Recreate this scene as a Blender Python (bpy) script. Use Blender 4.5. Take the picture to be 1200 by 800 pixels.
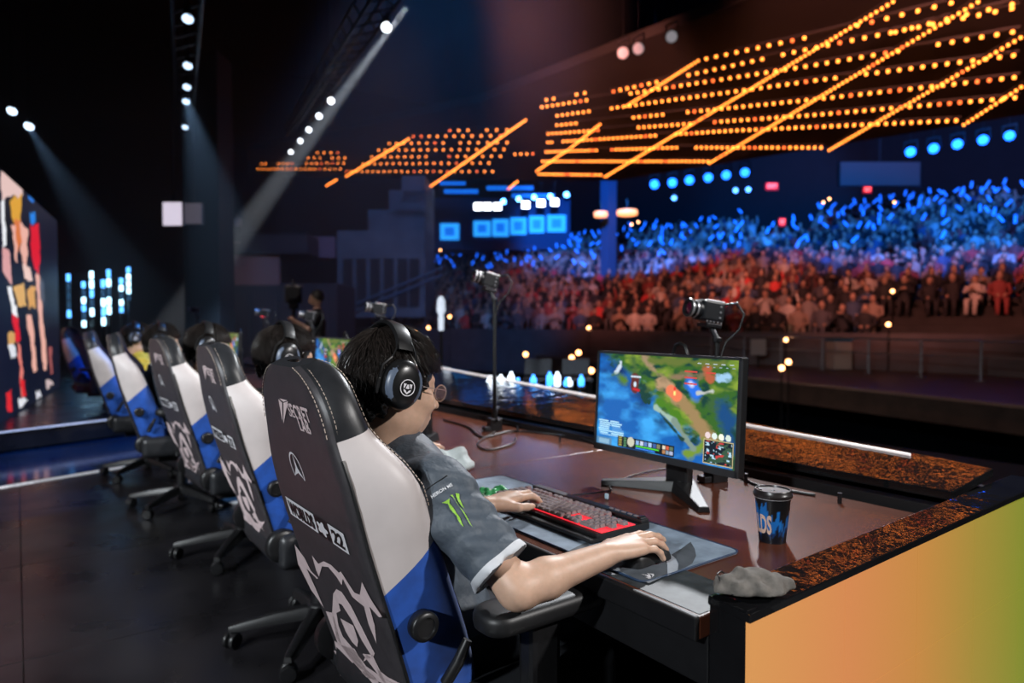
import bpy, bmesh, math, random
import numpy as np
from mathutils import Vector, Matrix, Euler

# ------------------------------------------------------------------ camera, world, lights, exposure
scene = bpy.context.scene
COL = scene.collection
for o in list(bpy.data.objects): bpy.data.objects.remove(o)
random.seed(7); RNG = np.random.default_rng(11)

CAM_H, YAW, PITCH, FPX = 1.26, math.radians(53.9), math.radians(-1.72), 797.0
cam_data = bpy.data.cameras.new('camera'); cam = bpy.data.objects.new('camera', cam_data); COL.objects.link(cam)
cam.location = (0, 0, CAM_H); cam.rotation_euler = (math.pi/2 + PITCH, 0, YAW)
cam_data.sensor_width = 36.0; cam_data.lens = FPX/1200*36; cam_data.clip_start = .02; cam_data.clip_end = 300
cam_data.dof.use_dof = True; cam_data.dof.focus_distance = 1.42; cam_data.dof.aperture_fstop = 2.5; cam_data.dof.aperture_blades = 9
scene.camera = cam
scene.view_settings.view_transform = 'Standard'; scene.view_settings.look = 'None'
scene.view_settings.gamma = 1; scene.view_settings.use_curve_mapping = False
scene.view_settings.exposure = 0.0
scene.cycles.max_bounces = 5; scene.cycles.diffuse_bounces = 2; scene.cycles.glossy_bounces = 3
scene.cycles.transmission_bounces = 4; scene.cycles.volume_bounces = 0; scene.cycles.transparent_max_bounces = 8
scene.cycles.caustics_reflective = False; scene.cycles.caustics_refractive = False
scene.cycles.sample_clamp_indirect = 4.0
scene.cycles.use_denoising = True

world = bpy.data.worlds.new('dark_hall'); scene.world = world; world.use_nodes = True
world.node_tree.nodes['Background'].inputs[0].default_value = (.0016, .002, .003, 1)
world.node_tree.nodes['Background'].inputs[1].default_value = 1.0

RIGHT = Vector((math.cos(YAW), math.sin(YAW), 0))
FWDH = Vector((-math.sin(YAW), math.cos(YAW), 0))
FWD = FWDH*math.cos(PITCH) + Vector((0, 0, math.sin(PITCH)))
UP = RIGHT.cross(FWD)
EYE = Vector((0, 0, CAM_H))
def ray(x, y): return FWD + RIGHT*((x-600)/FPX) + UP*((400-y)/FPX)
def px(x, y, z):                     # where the sight line through a pixel meets the height z
    r = ray(x, y); return EYE + r*((z-CAM_H)/r.z)
def pxd(x, y, d): return EYE + ray(x, y)*d
def pxX(x, y, X):
    r = ray(x, y); return EYE + r*(X/r.x)

def lamp(name, kind, loc, target, energy, color, size=.2, angle=40, blend=.5):
    d = bpy.data.lights.new(name, kind); d.energy = energy; d.color = color
    if kind == 'SPOT': d.spot_size = math.radians(angle); d.spot_blend = blend; d.shadow_soft_size = size
    elif kind == 'AREA': d.size = size
    else: d.shadow_soft_size = size
    o = bpy.data.objects.new(name, d); COL.objects.link(o); o.location = loc
    o.rotation_euler = (Vector(target)-Vector(loc)).to_track_quat('-Z', 'Y').to_euler()
    return o
# stage wash from the overhead rigs: audience-side keys, upstage back light
lamp('stage_spot_key', 'SPOT', (-6.0, 8.0, 6.5), (-1.5, 1.1, .8), 2700, (.93, .96, 1.0), .12, 34)
lamp('stage_spot_house_right', 'SPOT', (5.0, 4.6, 5.5), (-1.6, .7, .8), 2150, (1.0, .97, .95), .18, 40)
lamp('stage_spot_upstage', 'SPOT', (1.0, -6.0, 4.2), (-2.0, .6, .8), 1750, (.90, .96, 1.0), .2, 44)
lamp('stage_spot_row', 'SPOT', (-1.5, 6.0, 6.0), (-4.6, .8, .9), 1300, (.95, .97, 1.0), .2, 44)
lamp('stage_spot_row_back', 'SPOT', (-1.5, -5.5, 4.2), (-4.6, .5, .7), 1200, (.90, .96, 1.0), .2, 44)
lamp('audience_wash_red', 'SPOT', (-4.0, 6.0, 8.0), (-11, 27, 4.2), 8000, (1.0, .30, .22), .4, 46, .5)
lamp('audience_wash_red', 'SPOT', (-9.0, 6.0, 8.0), (-23, 27, 4.2), 8000, (1.0, .30, .22), .4, 46, .5)
lamp('blue_house_wash', 'SPOT', (-4.0, 12.0, 11.0), (-14, 40, 7.0), 34000, (.02, .22, 1.0), .4, 56, .3)
lamp('blue_house_wash', 'SPOT', (-14.0, 12.0, 11.0), (-32, 38, 6.0), 34000, (.02, .22, 1.0), .4, 46, .3)
lamp('blue_stage_wash', 'SPOT', (-6.0, 5.0, 9.0), (-26, 14, 4.0), 6500, (.06, .34, 1.0), .4, 46)
lamp('pit_wash', 'SPOT', (-3.0, 10.0, 7.0), (-8, 15, 0.0), 280, (1.0, .45, .3), .3, 80)

lamp('walkway_blue_wash', 'SPOT', (-5.6, 3.6, 5.5), (-7.6, .2, .0), 1500, (.04, .28, 1.0), .3, 50)
lamp('added_pink_floor_lamp', 'SPOT', (-10.0, -2.3, 2.9), (-4.6, -1.3, 0), 1100, (1.0, .30, .37), .8, 16, .8)  # added lamp standing in for the big screen's pink reflection on the floor
lamp('added_operator_fill', 'SPOT', (-6.5, 1.0, 5.0), (-9.8, 3.7, 1.4), 260, (1.0, .85, .78), .15, 24)  # extra lamp put in to lift the cameraman's face and arms
lamp('added_gallery_fill', 'SPOT', (-8.0, 4.0, 7.0), (-19.5, 8.5, 3.0), 1300, (1.0, .55, .45), .3, 34)  # added fill so the side gallery and banner show through the haze
# ------------------------------------------------------------------ materials
MATS = {}
def nd(nt, t, **kw):
    n = nt.nodes.new(t)
    for k, v in kw.items(): setattr(n, k, v)
    return n
def mat(name, color=(.5, .5, .5), rough=.5, metal=0.0, var=.12, scale=30, bump=0.0, bscale=None, emit=0.0, ecol=None,
        coat=0.0, spec=.5, sheen=0.0, bdist=.002, objcol=False, alpha=1.0, trans=0.0, rvar=0.0):
    if name in MATS: return MATS[name]
    m = bpy.data.materials.new(name); m.use_nodes = True; nt = m.node_tree
    b = nt.nodes['Principled BSDF']; MATS[name] = m
    b.inputs['Roughness'].default_value = rough; b.inputs['Metallic'].default_value = metal
    b.inputs['Specular IOR Level'].default_value = spec
    b.inputs['Coat Weight'].default_value = coat; b.inputs['Coat Roughness'].default_value = .08
    b.inputs['Sheen Weight'].default_value = sheen
    b.inputs['Alpha'].default_value = alpha; b.inputs['Transmission Weight'].default_value = trans
    tc = nd(nt, 'ShaderNodeTexCoord'); nz = nd(nt, 'ShaderNodeTexNoise')
    nz.inputs['Scale'].default_value = scale; nz.inputs['Detail'].default_value = 4
    nt.links.new(tc.outputs['Object'], nz.inputs['Vector'])
    mr = nd(nt, 'ShaderNodeMapRange'); mr.inputs['From Min'].default_value = .3; mr.inputs['From Max'].default_value = .7
    mr.inputs['To Min'].default_value = 1-var; mr.inputs['To Max'].default_value = 1+var
    nt.links.new(nz.outputs['Fac'], mr.inputs['Value'])
    mx = nd(nt, 'ShaderNodeMix', data_type='RGBA', blend_type='MULTIPLY'); mx.inputs['Factor'].default_value = 1
    mx.inputs['A'].default_value = (*color, 1)
    if objcol:
        oi = nd(nt, 'ShaderNodeObjectInfo'); nt.links.new(oi.outputs['Color'], mx.inputs['A'])
    nt.links.new(mr.outputs['Result'], mx.inputs['B']); nt.links.new(mx.outputs['Result'], b.inputs['Base Color'])
    if rvar:
        m2 = nd(nt, 'ShaderNodeMapRange'); m2.inputs['From Min'].default_value = .3; m2.inputs['From Max'].default_value = .7
        m2.inputs['To Min'].default_value = max(0, rough-rvar); m2.inputs['To Max'].default_value = rough+rvar
        nt.links.new(nz.outputs['Fac'], m2.inputs['Value']); nt.links.new(m2.outputs['Result'], b.inputs['Roughness'])
    if bump:
        n2 = nd(nt, 'ShaderNodeTexNoise'); n2.inputs['Scale'].default_value = bscale or scale*4; n2.inputs['Detail'].default_value = 3
        nt.links.new(tc.outputs['Object'], n2.inputs['Vector'])
        bp = nd(nt, 'ShaderNodeBump'); bp.inputs['Strength'].default_value = bump; bp.inputs['Distance'].default_value = bdist
        nt.links.new(n2.outputs['Fac'], bp.inputs['Height']); nt.links.new(bp.outputs['Normal'], b.inputs['Normal'])
    if emit:
        b.inputs['Emission Color'].default_value = (*(ecol or color), 1); b.inputs['Emission Strength'].default_value = emit
    return m
def vcol_mat(name, emit=0.0, rough=.5, attr='Col', var=.06):
    if name in MATS: return MATS[name]
    m = mat(name, (1, 1, 1), rough, var=var); nt = m.node_tree; b = nt.nodes['Principled BSDF']
    at = nd(nt, 'ShaderNodeAttribute', attribute_name=attr)
    if emit:
        nt.links.new(at.outputs['Color'], b.inputs['Emission Color']); b.inputs['Emission Strength'].default_value = emit
        for l in list(b.inputs['Base Color'].links): nt.links.remove(l)
        b.inputs['Base Color'].default_value = (.01, .01, .012, 1)
    else:
        mx = [n for n in nt.nodes if n.type == 'MIX'][0]; nt.links.new(at.outputs['Color'], mx.inputs['A'])
    return m

# ------------------------------------------------------------------ mesh helpers
def link(o, parent=None):
    COL.objects.link(o)
    if parent is not None: o.parent = parent
    return o
def tag(o, label=None, cat=None, group=None, kind=None):
    if label: o['label'] = label
    if cat: o['category'] = cat
    if group: o['group'] = group
    if kind: o['kind'] = kind
    return o
def thing(name, label, cat, loc=(0, 0, 0), rotz=0.0, group=None):
    o = bpy.data.objects.new(name, None); o.empty_display_size = .1; link(o)
    o.location = loc; o.rotation_euler = (0, 0, rotz); return tag(o, label, cat, group)
def mesh_obj(name, me, material, parent=None, loc=None):
    o = bpy.data.objects.new(name, me)
    if material is not None and not me.materials: me.materials.append(material)
    if loc is not None: o.location = loc
    return link(o, parent)
def copy_tree(o, parent=None):
    c = o.copy(); COL.objects.link(c); c.parent = parent
    for ch in [x for x in o.children]: copy_tree(ch, c)
    return c

class MB:
    def __init__(s): s.v = []; s.f = []
    def add(s, vs, fs, M=None):
        k = len(s.v)
        s.v += [tuple(M @ Vector(v)) if M is not None else tuple(v) for v in vs]
        s.f += [tuple(i+k for i in f) for f in fs]; return s
    def box(s, c, size, M=None, rot=None):
        x, y, z = [a/2 for a in size]
        vs = [Vector(p) for p in ((-x,-y,-z),(x,-y,-z),(x,y,-z),(-x,y,-z),(-x,-y,z),(x,-y,z),(x,y,z),(-x,y,z))]
        if rot is not None: R = Euler(rot).to_matrix(); vs = [R @ v for v in vs]
        vs = [v+Vector(c) for v in vs]
        return s.add(vs, [(0,3,2,1),(4,5,6,7),(0,1,5,4),(1,2,6,5),(2,3,7,6),(3,0,4,7)], M)
    def beam(s, p0, p1, w, h=None):            # square bar between two points
        p0, p1 = Vector(p0), Vector(p1); h = h or w; d = (p1-p0); L = d.length
        M = Matrix.Translation((p0+p1)/2) @ d.to_track_quat('Y', 'Z').to_matrix().to_4x4()
        return s.box((0,0,0), (w, L, h), M)
    def tube(s, pts, r, n=8, cap=True):
        pts = [Vector(p) for p in pts]; rs = r if isinstance(r, (list, tuple)) else [r]*len(pts)
        vs, fs = [], []; up = None
        for i, p in enumerate(pts):
            t = (pts[min(i+1, len(pts)-1)]-pts[max(i-1, 0)]).normalized()
            if up is None: up = t.orthogonal().normalized()
            up = (up - t*up.dot(t)); up = up.normalized() if up.length > 1e-6 else t.orthogonal().normalized()
            b = t.cross(up)
            for k in range(n):
                a = 2*math.pi*k/n; vs.append(p + (up*math.cos(a)+b*math.sin(a))*rs[i])
        for i in range(len(pts)-1):
            for k in range(n):
                a, b2 = i*n+k, i*n+(k+1) % n; fs.append((a, b2, b2+n, a+n))
        if cap: fs.append(tuple(range(n))[::-1]); fs.append(tuple(range((len(pts)-1)*n, len(pts)*n)))
        return s.add(vs, fs)
    def cyl(s, p0, p1, r0, r1=None, n=16): return s.tube([p0, p1], [r0, r1 if r1 is not None else r0], n)
    def lathe(s, prof, n=24, M=None, cap=True):   # prof: (r, z)
        vs, fs = [], []
        for r, z in prof:
            for k in range(n): a = 2*math.pi*k/n; vs.append((r*math.cos(a), r*math.sin(a), z))
        for i in range(len(prof)-1):
            for k in range(n): a, b = i*n+k, i*n+(k+1) % n; fs.append((a, b, b+n, a+n))
        if cap: fs.append(tuple(range(n))[::-1]); fs.append(tuple(range((len(prof)-1)*n, len(prof)*n)))
        return s.add(vs, fs, M)
    def ball(s, c, r, nu=12, nv=8, M=None):
        rx, ry, rz = r if isinstance(r, (tuple, list)) else (r, r, r); vs = [(c[0], c[1], c[2]-rz)]; fs = []
        for j in range(1, nv):
            t = -math.pi/2+math.pi*j/nv
            for k in range(nu):
                a = 2*math.pi*k/nu; vs.append((c[0]+rx*math.cos(t)*math.cos(a), c[1]+ry*math.cos(t)*math.sin(a), c[2]+rz*math.sin(t)))
        vs.append((c[0], c[1], c[2]+rz)); T = len(vs)-1
        for k in range(nu):
            fs.append((0, 1+(k+1) % nu, 1+k)); fs.append((T, T-nu+k, T-nu+(k+1) % nu))
            for j in range(nv-2):
                a, b = 1+j*nu+k, 1+j*nu+(k+1) % nu; fs.append((a, b, b+nu, a+nu))
        return s.add(vs, fs, M)
    def prism(s, poly, h0, h1, M=None):        # polygon in xy, extruded in z
        n = len(poly); vs = [(p[0], p[1], h0) for p in poly]+[(p[0], p[1], h1) for p in poly]
        fs = [tuple(range(n))[::-1], tuple(range(n, 2*n))]+[(i, (i+1) % n, (i+1) % n+n, i+n) for i in range(n)]
        return s.add(vs, fs, M)
    def rrect(s, c, size, r, h0, h1, n=5, M=None):
        x, y = size[0]/2, size[1]/2; poly = []
        for cx, cy, a0 in ((x-r, y-r, 0), (-x+r, y-r, 90), (-x+r, -y+r, 180), (x-r, -y+r, 270)):
            for k in range(n+1):
                a = math.radians(a0+90*k/n); poly.append((c[0]+cx+r*math.cos(a), c[1]+cy+r*math.sin(a)))
        return s.prism(poly, h0, h1, M)
    def grid(s, P, close_u=False, close_v=False):   # P[i][j]
        P = [[Vector(p) for p in row] for row in P]; nu, nv = len(P), len(P[0])
        fs = []
        for i in range(nu if close_u else nu-1):
            for j in range(nv if close_v else nv-1):
                fs.append((i*nv+j, ((i+1) % nu)*nv+j, ((i+1) % nu)*nv+(j+1) % nv, i*nv+(j+1) % nv))
        return s.add([p for row in P for p in row], fs)
    def mesh(s, name='m', smooth=False, bevel=0.0, segs=2, angle=35):
        me = bpy.data.meshes.new(name); me.from_pydata(s.v, [], s.f); me.validate(); me.update()
        if bevel:
            bm = bmesh.new(); bm.from_mesh(me); bmesh.ops.remove_doubles(bm, verts=bm.verts, dist=1e-6)
            bmesh.ops.recalc_face_normals(bm, faces=bm.faces)
            es = [e for e in bm.edges if len(e.link_faces) == 2 and e.calc_face_angle(0) > math.radians(angle)]
            try: bmesh.ops.bevel(bm, geom=es, offset=bevel, segments=segs, profile=.6, affect='EDGES', clamp_overlap=True)
            except Exception: pass
            bm.to_mesh(me); bm.free(); me.update()
        if smooth:
            me.shade_smooth() if hasattr(me, 'shade_smooth') else None
            try: me.set_sharp_from_angle(angle=math.radians(50))
            except Exception: pass
        return me
    def build(s, name, material, parent=None, smooth=False, bevel=0.0, segs=2, loc=None, angle=35):
        return mesh_obj(name, s.mesh(name, smooth, bevel, segs, angle), material, parent, loc)

_txt = {}
def text_mb(body, size=1.0, bold=0.0, sx=1.0, align='CENTER', depth=0.0):
    key = (body, bold, align, depth)
    if key not in _txt:
        cu = bpy.data.curves.new('t', 'FONT'); cu.body = body; cu.size = 1; cu.align_x = align; cu.align_y = 'CENTER'
        cu.offset = bold; cu.resolution_u = 3; cu.extrude = depth
        ob = bpy.data.objects.new('t', cu); COL.objects.link(ob)
        dg = bpy.context.evaluated_depsgraph_get(); me = bpy.data.meshes.new_from_object(ob.evaluated_get(dg))
        _txt[key] = ([tuple(v.co) for v in me.vertices], [tuple(p.vertices) for p in me.polygons])
        bpy.data.objects.remove(ob); bpy.data.curves.remove(cu); bpy.data.meshes.remove(me)
    vs, fs = _txt[key]; m = MB(); m.add([(v[0]*size*sx, v[1]*size, v[2]) for v in vs], fs); return m

# ------------------------------------------------------------------ distance-field modelling (continuous bodies, cloth, hair)
class SDF:
    def __init__(s, lo, hi, h):
        s.h = h; s.lo = np.array(lo, np.float32); n = np.ceil((np.array(hi)-np.array(lo))/h).astype(int)+1
        s.n = n; s.g = np.full(n, .06, np.float32)
    def _block(s, c0, c1):
        a = np.clip(np.floor((np.array(c0)-s.lo)/s.h).astype(int), 0, s.n); b = np.clip(np.ceil((np.array(c1)-s.lo)/s.h).astype(int)+1, 0, s.n)
        sl = tuple(slice(int(i), int(j)) for i, j in zip(a, b))
        ax = [s.lo[k]+s.h*np.arange(a[k], b[k], dtype=np.float32) for k in range(3)]
        return sl, np.meshgrid(*ax, indexing='ij', sparse=True)
    def _merge(s, sl, d, k, op):
        g = s.g[sl]
        if d.size == 0: return
        d = d.astype(np.float32)
        if op == 'add':
            hh = np.maximum(k-np.abs(g-d), 0)/k if k > 0 else 0
            s.g[sl] = np.minimum(g, d)-hh*hh*k*.25
        else:
            hh = np.maximum(k-np.abs(g+d), 0)/k if k > 0 else 0
            s.g[sl] = np.maximum(g, -d)+hh*hh*k*.25
    def cone(s, p0, p1, r0, r1=None, k=.015, op='add', cut=None):
        r1 = r0 if r1 is None else r1; p0 = np.array(p0, np.float32); p1 = np.array(p1, np.float32); m = max(r0, r1)+k+.02
        sl, (X, Y, Z) = s._block(np.minimum(p0, p1)-m, np.maximum(p0, p1)+m)
        d = p1-p0; L = float(d@d)+1e-12
        t = np.clip(((X-p0[0])*d[0]+(Y-p0[1])*d[1]+(Z-p0[2])*d[2])/L, 0, 1)
        q = np.sqrt((X-p0[0]-t*d[0])**2+(Y-p0[1]-t*d[1])**2+(Z-p0[2]-t*d[2])**2)-(r0+(r1-r0)*t)
        if cut is not None:
            cp, cn = cut; q = np.maximum(q, (X-cp[0])*cn[0]+(Y-cp[1])*cn[1]+(Z-cp[2])*cn[2])
        s._merge(sl, q, k, op); return s
    def ell(s, c, r, R=None, k=.015, op='add', cut=None):
        m = max(r)+k+.02; c = np.array(c, np.float32)
        sl, (X, Y, Z) = s._block(c-m, c+m); x, y, z = X-c[0], Y-c[1], Z-c[2]
        if R is not None:
            A = np.array(R.transposed() if hasattr(R, 'transposed') else R.T, np.float32)
            x, y, z = [A[i][0]*x+A[i][1]*y+A[i][2]*z for i in range(3)]
        k0 = np.sqrt((x/r[0])**2+(y/r[1])**2+(z/r[2])**2)+1e-6; k1 = np.sqrt((x/r[0]**2)**2+(y/r[1]**2)**2+(z/r[2]**2)**2)+1e-6
        q = k0*(k0-1)/k1
        if cut is not None:
            cp, cn = cut; q = np.maximum(q, (X-cp[0])*cn[0]+(Y-cp[1])*cn[1]+(Z-cp[2])*cn[2])
        s._merge(sl, q, k, op); return s
    def plane_cut(s, p, n):
        X, Y, Z = np.meshgrid(*[s.lo[k]+s.h*np.arange(s.n[k], dtype=np.float32) for k in range(3)], indexing='ij', sparse=True)
        s.g = np.maximum(s.g, ((X-p[0])*n[0]+(Y-p[1])*n[1]+(Z-p[2])*n[2]).astype(np.float32)); return s
    def noise(s, amp, freq, seed=0):
        X, Y, Z = np.meshgrid(*[s.lo[k]+s.h*np.arange(s.n[k], dtype=np.float32) for k in range(3)], indexing='ij', sparse=True)
        r = np.random.default_rng(seed); q = 0
        for o in range(3):
            for _ in range(3):
                w = r.normal(size=3)*freq*(1.8**o); q = q+np.sin(X*w[0]+Y*w[1]+Z*w[2]+r.uniform(0, 6.28))/(1.7**o)
        s.g = s.g+(q*amp/3).astype(np.float32); return s
    def surface(s):                            # naive surface nets
        g = s.g; ins = g < 0
        c = np.zeros(tuple(np.array(g.shape)-1), np.uint8)
        for i in (0, 1):
            for j in (0, 1):
                for k in (0, 1): c += ins[i:g.shape[0]-1+i, j:g.shape[1]-1+j, k:g.shape[2]-1+k]
        cells = np.argwhere((c > 0) & (c < 8)); idx = np.full(c.shape, -1, np.int32); idx[tuple(cells.T)] = np.arange(len(cells))
        acc = np.zeros((len(cells), 3)); cnt = np.zeros(len(cells))
        corners = [(i, j, k) for i in (0, 1) for j in (0, 1) for k in (0, 1)]
        for a in corners:
            for ax in range(3):
                if a[ax]: continue
                b = list(a); b[ax] = 1
                ga = g[cells[:, 0]+a[0], cells[:, 1]+a[1], cells[:, 2]+a[2]]; gb = g[cells[:, 0]+b[0], cells[:, 1]+b[1], cells[:, 2]+b[2]]
                m = (ga < 0) != (gb < 0); t = np.where(m, ga/np.where(m, ga-gb, 1), 0)
                p = np.tile(np.array(a, float), (len(cells), 1)); p[:, ax] += t
                acc[m] += p[m]; cnt[m] += 1
        V = s.lo+s.h*(cells+acc/cnt[:, None]); F = []
        for ax in range(3):
            u, w = (ax+1) % 3, (ax+2) % 3
            sa = [slice(None)]*3; sb = [slice(None)]*3; sa[ax] = slice(0, -1); sb[ax] = slice(1, None)
            A, B = ins[tuple(sa)], ins[tuple(sb)]
            for flip, M in ((False, A & ~B), (True, ~A & B)):
                e = np.argwhere(M); e = e[(e[:, u] > 0) & (e[:, w] > 0) & (e[:, u] < g.shape[u]-1) & (e[:, w] < g.shape[w]-1)]
                def at(du, dw): q = e.copy(); q[:, u] -= du; q[:, w] -= dw; return idx[tuple(q.T)]
                quad = [at(1, 1), at(0, 1), at(0, 0), at(1, 0)]
                F.append(np.stack(quad[::-1] if flip else quad, 1))
        return V, np.concatenate(F)
    def mesh(s, name, smooth_iter=0):
        V, F = s.surface()
        me = bpy.data.meshes.new(name); me.vertices.add(len(V)); me.vertices.foreach_set('co', V.astype(np.float32).ravel())
        me.loops.add(len(F)*4); me.loops.foreach_set('vertex_index', F.astype(np.int32).ravel())
        me.polygons.add(len(F)); me.polygons.foreach_set('loop_start', np.arange(0, len(F)*4, 4, dtype=np.int32))
        me.update(calc_edges=True); me.validate(); me.shade_smooth()
        return me

def paint_grid(name, fn, W, H, nx, ny, M, emit=None, material=None, parent=None):
    """flat picture surface: nx x ny cells coloured by fn(u, v) (u right, v up), laid out by matrix M in its local xy"""
    me = bpy.data.meshes.new(name); xs = np.linspace(-W/2, W/2, nx+1); ys = np.linspace(-H/2, H/2, ny+1)
    X, Y = np.meshgrid(xs, ys); V = np.stack([X, Y, 0*X], -1).reshape(-1, 3)
    R = np.array(M.to_3x3()); V = V @ R.T+np.array(M.translation)
    i, j = np.meshgrid(np.arange(nx), np.arange(ny)); a = (j*(nx+1)+i).ravel()
    F = np.stack([a, a+1, a+nx+2, a+nx+1], 1)
    me.vertices.add(len(V)); me.vertices.foreach_set('co', V.astype(np.float32).ravel())
    me.loops.add(len(F)*4); me.loops.foreach_set('vertex_index', F.astype(np.int32).ravel())
    me.polygons.add(len(F)); me.polygons.foreach_set('loop_start', np.arange(0, len(F)*4, 4, dtype=np.int32)); me.update(calc_edges=True)
    U, Vv = np.meshgrid((np.arange(nx)+.5)/nx, (np.arange(ny)+.5)/ny)
    C = np.clip(fn(U, Vv), 0, 1).reshape(-1, 3); C = np.concatenate([C, np.ones((len(C), 1))], 1)
    at = me.color_attributes.new('Col', 'FLOAT_COLOR', 'CORNER')
    at.data.foreach_set('color', np.repeat(C, 4, 0).astype(np.float32).ravel())
    return mesh_obj(name, me, material, parent)
def fbm(U, V, f, seed, oct=4):
    r = np.random.default_rng(seed); q = 0*U; tot = 0
    for o in range(oct):
        n = int(f*2**o)+2; tab = r.random((n+2, n+2)); x = U*(n-1); y = V*(n-1); i = np.floor(x).astype(int).clip(0, n); j = np.floor(y).astype(int).clip(0, n)
        fx = x-i; fy = y-j; fx = fx*fx*(3-2*fx); fy = fy*fy*(3-2*fy)
        q = q+.5**o*((tab[j, i]*(1-fx)+tab[j, i+1]*fx)*(1-fy)+(tab[j+1, i]*(1-fx)+tab[j+1, i+1]*fx)*fy); tot += .5**o
    return q/tot
def lin(c): return tuple((x/255/12.92 if x/255 <= .04045 else ((x/255+.055)/1.055)**2.4) for x in c)
# ------------------------------------------------------------------ the setting
M_floor = mat('stage_floor_panel', (.014, .013, .015), .31, var=.35, scale=3, rvar=.08, spec=.55, bump=.05, bscale=60)
M_gap = mat('floor_joint', (.10, .09, .09), .6)
M_carpet = mat('apron_carpet', (.016, .017, .02), .8, var=.3, scale=12)
M_black = mat('hall_black', (.0022, .0026, .0034), .85, var=.3, scale=2)
M_navy = mat('gloss_navy_floor', (.006, .03, .085), .12, var=.3, scale=2)
M_white_strip = mat('edge_strip_light', (.9, .9, .95), .4, emit=.3, ecol=(.85, .9, 1))
M_concrete = mat('stand_concrete', (.02, .018, .018), .8, var=.3, scale=3)
M_brown = mat('platform_boards', (.06, .035, .026), .5, var=.3, scale=4)

def struct(name, mb, m, parent=None, **kw):
    o = mb.build(name, m, parent, **kw)
    if parent is None: o['kind'] = 'structure'
    return o
XE = [-3.08+1.22*k for k in range(-3, 5)]
edge = lambda Y: -6.41-.333*(Y+.1)
base = MB()
base.prism([(XE[-1], -4.88), (XE[-1], 2.44), (edge(2.44), 2.44), (edge(-4.88), -4.88)], -.30, -.006)
floor = struct('floor', base, M_gap)
for k in range(len(XE)-1):
    for j in range(3):
        y0, y1 = -4.88+2.44*j, -2.44+2.44*j; x0, x1 = XE[k], XE[k+1]; g = .0022
        if k == 0: poly = [(edge(y0)+.03, y0+g), (x1-g, y0+g), (x1-g, y1-g), (edge(y1)+.03, y1-g)]
        else: poly = [(x0+g, y0+g), (x1-g, y0+g), (x1-g, y1-g), (x0+g, y1-g)]
        MB().prism(poly, -.005, random.uniform(-.0012, 0)).build('floor_panel', M_floor, floor, bevel=.0012, segs=1)
y0, y1 = -4.88, 2.44
a = MB().prism([(edge(-4.88)-.03, -4.88), (edge(-4.88)+.025, -4.88), (edge(2.44)+.025, 2.44), (edge(2.44)-.03, 2.44)], -.02, .006)
struct('trim_1', a, M_white_strip)
# wide dark apron in front of the desks, down to the stage lip
struct('floor_apron', MB().box((-6.0, 4.77, -.15), (24, 4.66, .3)), M_carpet)
# sunken glossy walkway and the raised platform carrying the big screen
struct('floor_walkway', MB().box((-12, -3.5, -.12), (12.5, 12.0, .2)), M_navy)
P1, P2 = px(0, 505, .2), px(128, 490, .2); dd = (P2-P1)
A0, A1 = P1-dd*4, P1+dd*3.2
pl = MB().prism([(A0.x, A0.y), (A1.x, A1.y), (-24, A1.y+1), (-24, A0.y)][::-1], 0, .2)
struct('floor_platform', pl, M_floor)
n2 = Vector((dd.y, -dd.x, 0)).normalized()
st = MB(); st.beam(A0+n2*.02+Vector((0, 0, -.01)), A1+n2*.02+Vector((0, 0, -.01)), .018, .014); struct('trim_2', st, M_white_strip)
# pit, front platform with its lit edge, house floor
struct('floor_pit', MB().box((-18, 20, -1.1), (70, 60, .2)), mat('pit_floor', (.004, .008, .016), .35, var=.3, scale=2))
F1, F2 = px(864, 440, 0), px(1200, 475, 0); fd = (F2-F1); G0, G1 = F1-fd*4.0, F1+fd*2.2; bk = Vector((0, 7.2, 0))
struct('floor_front_platform', MB().prism([(G0.x, G0.y), (G1.x, G1.y), (G1.x, G1.y+5.5), (G0.x, G0.y+5.5)], -.45, 0), M_brown)
tr = MB(); tr.beam(G0+Vector((0, -.03, -.02)), G1+Vector((0, -.03, -.02)), .06, .05)
struct('trim_3', tr, mat('platform_edge', (.22, .14, .11), .5))
# shell of the hall
VD = Vector((-.189, .982, 0)); UD = Vector((-.982, -.189, 0))
def vu(V, U, z=0): return VD*V+UD*U+Vector((0, 0, z))
def slab(p, q, z0, z1, th=.3):
    m = MB(); d = (q-p); n = Vector((-d.y, d.x, 0)).normalized()*th
    m.prism([(p.x, p.y), (q.x, q.y), (q.x+n.x, q.y+n.y), (p.x+n.x, p.y+n.y)], z0, z1); return m
struct('wall_back', slab(vu(44, 60), vu(44, -30), -1, 22), M_black)
struct('wall_left', slab(Vector((-58, -20, 0)), Vector((-58, 44, 0)), -1, 22, .3), M_black)
struct('wall_right', slab(Vector((24, -20, 0)), Vector((24, 52, 0)), -1, 22), M_black)
struct('wall_stage', slab(Vector((-58, -20, 0)), Vector((24, -20, 0)), -1, 22), M_black)
struct('ceiling', MB().box((-17, 14, 22.1), (84, 70, .2)), M_black)
# raked seating bank: one step per row
ROWS = [(20+.9*i) for i in range(22)]
zrow = lambda V: .58+.30*(V-20)
def umax(V): return 1.40*20+(V-20)*.80
def umin(V): return .06*V-3
bank = MB()
for i, V in enumerate(ROWS):
    p = [vu(V-.3, umin(V)), vu(V-.3, umax(V)), vu(V+.6, umax(V)), vu(V+.6, umin(V))]
    bank.prism([(q.x, q.y) for q in p][::-1], -1, zrow(V))
struct('floor_seating_bank', bank, M_concrete)
p, q = vu(19.3, umin(20)), vu(19.3, umax(20)+1.5)
pw = MB(); pw.beam(p+Vector((0, 0, .1)), q+Vector((0, 0, .1)), .18, 1.7)
struct('wall_parapet', pw, mat('parapet_paint', (.10, .085, .095), .7, var=.2, scale=2))

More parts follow.
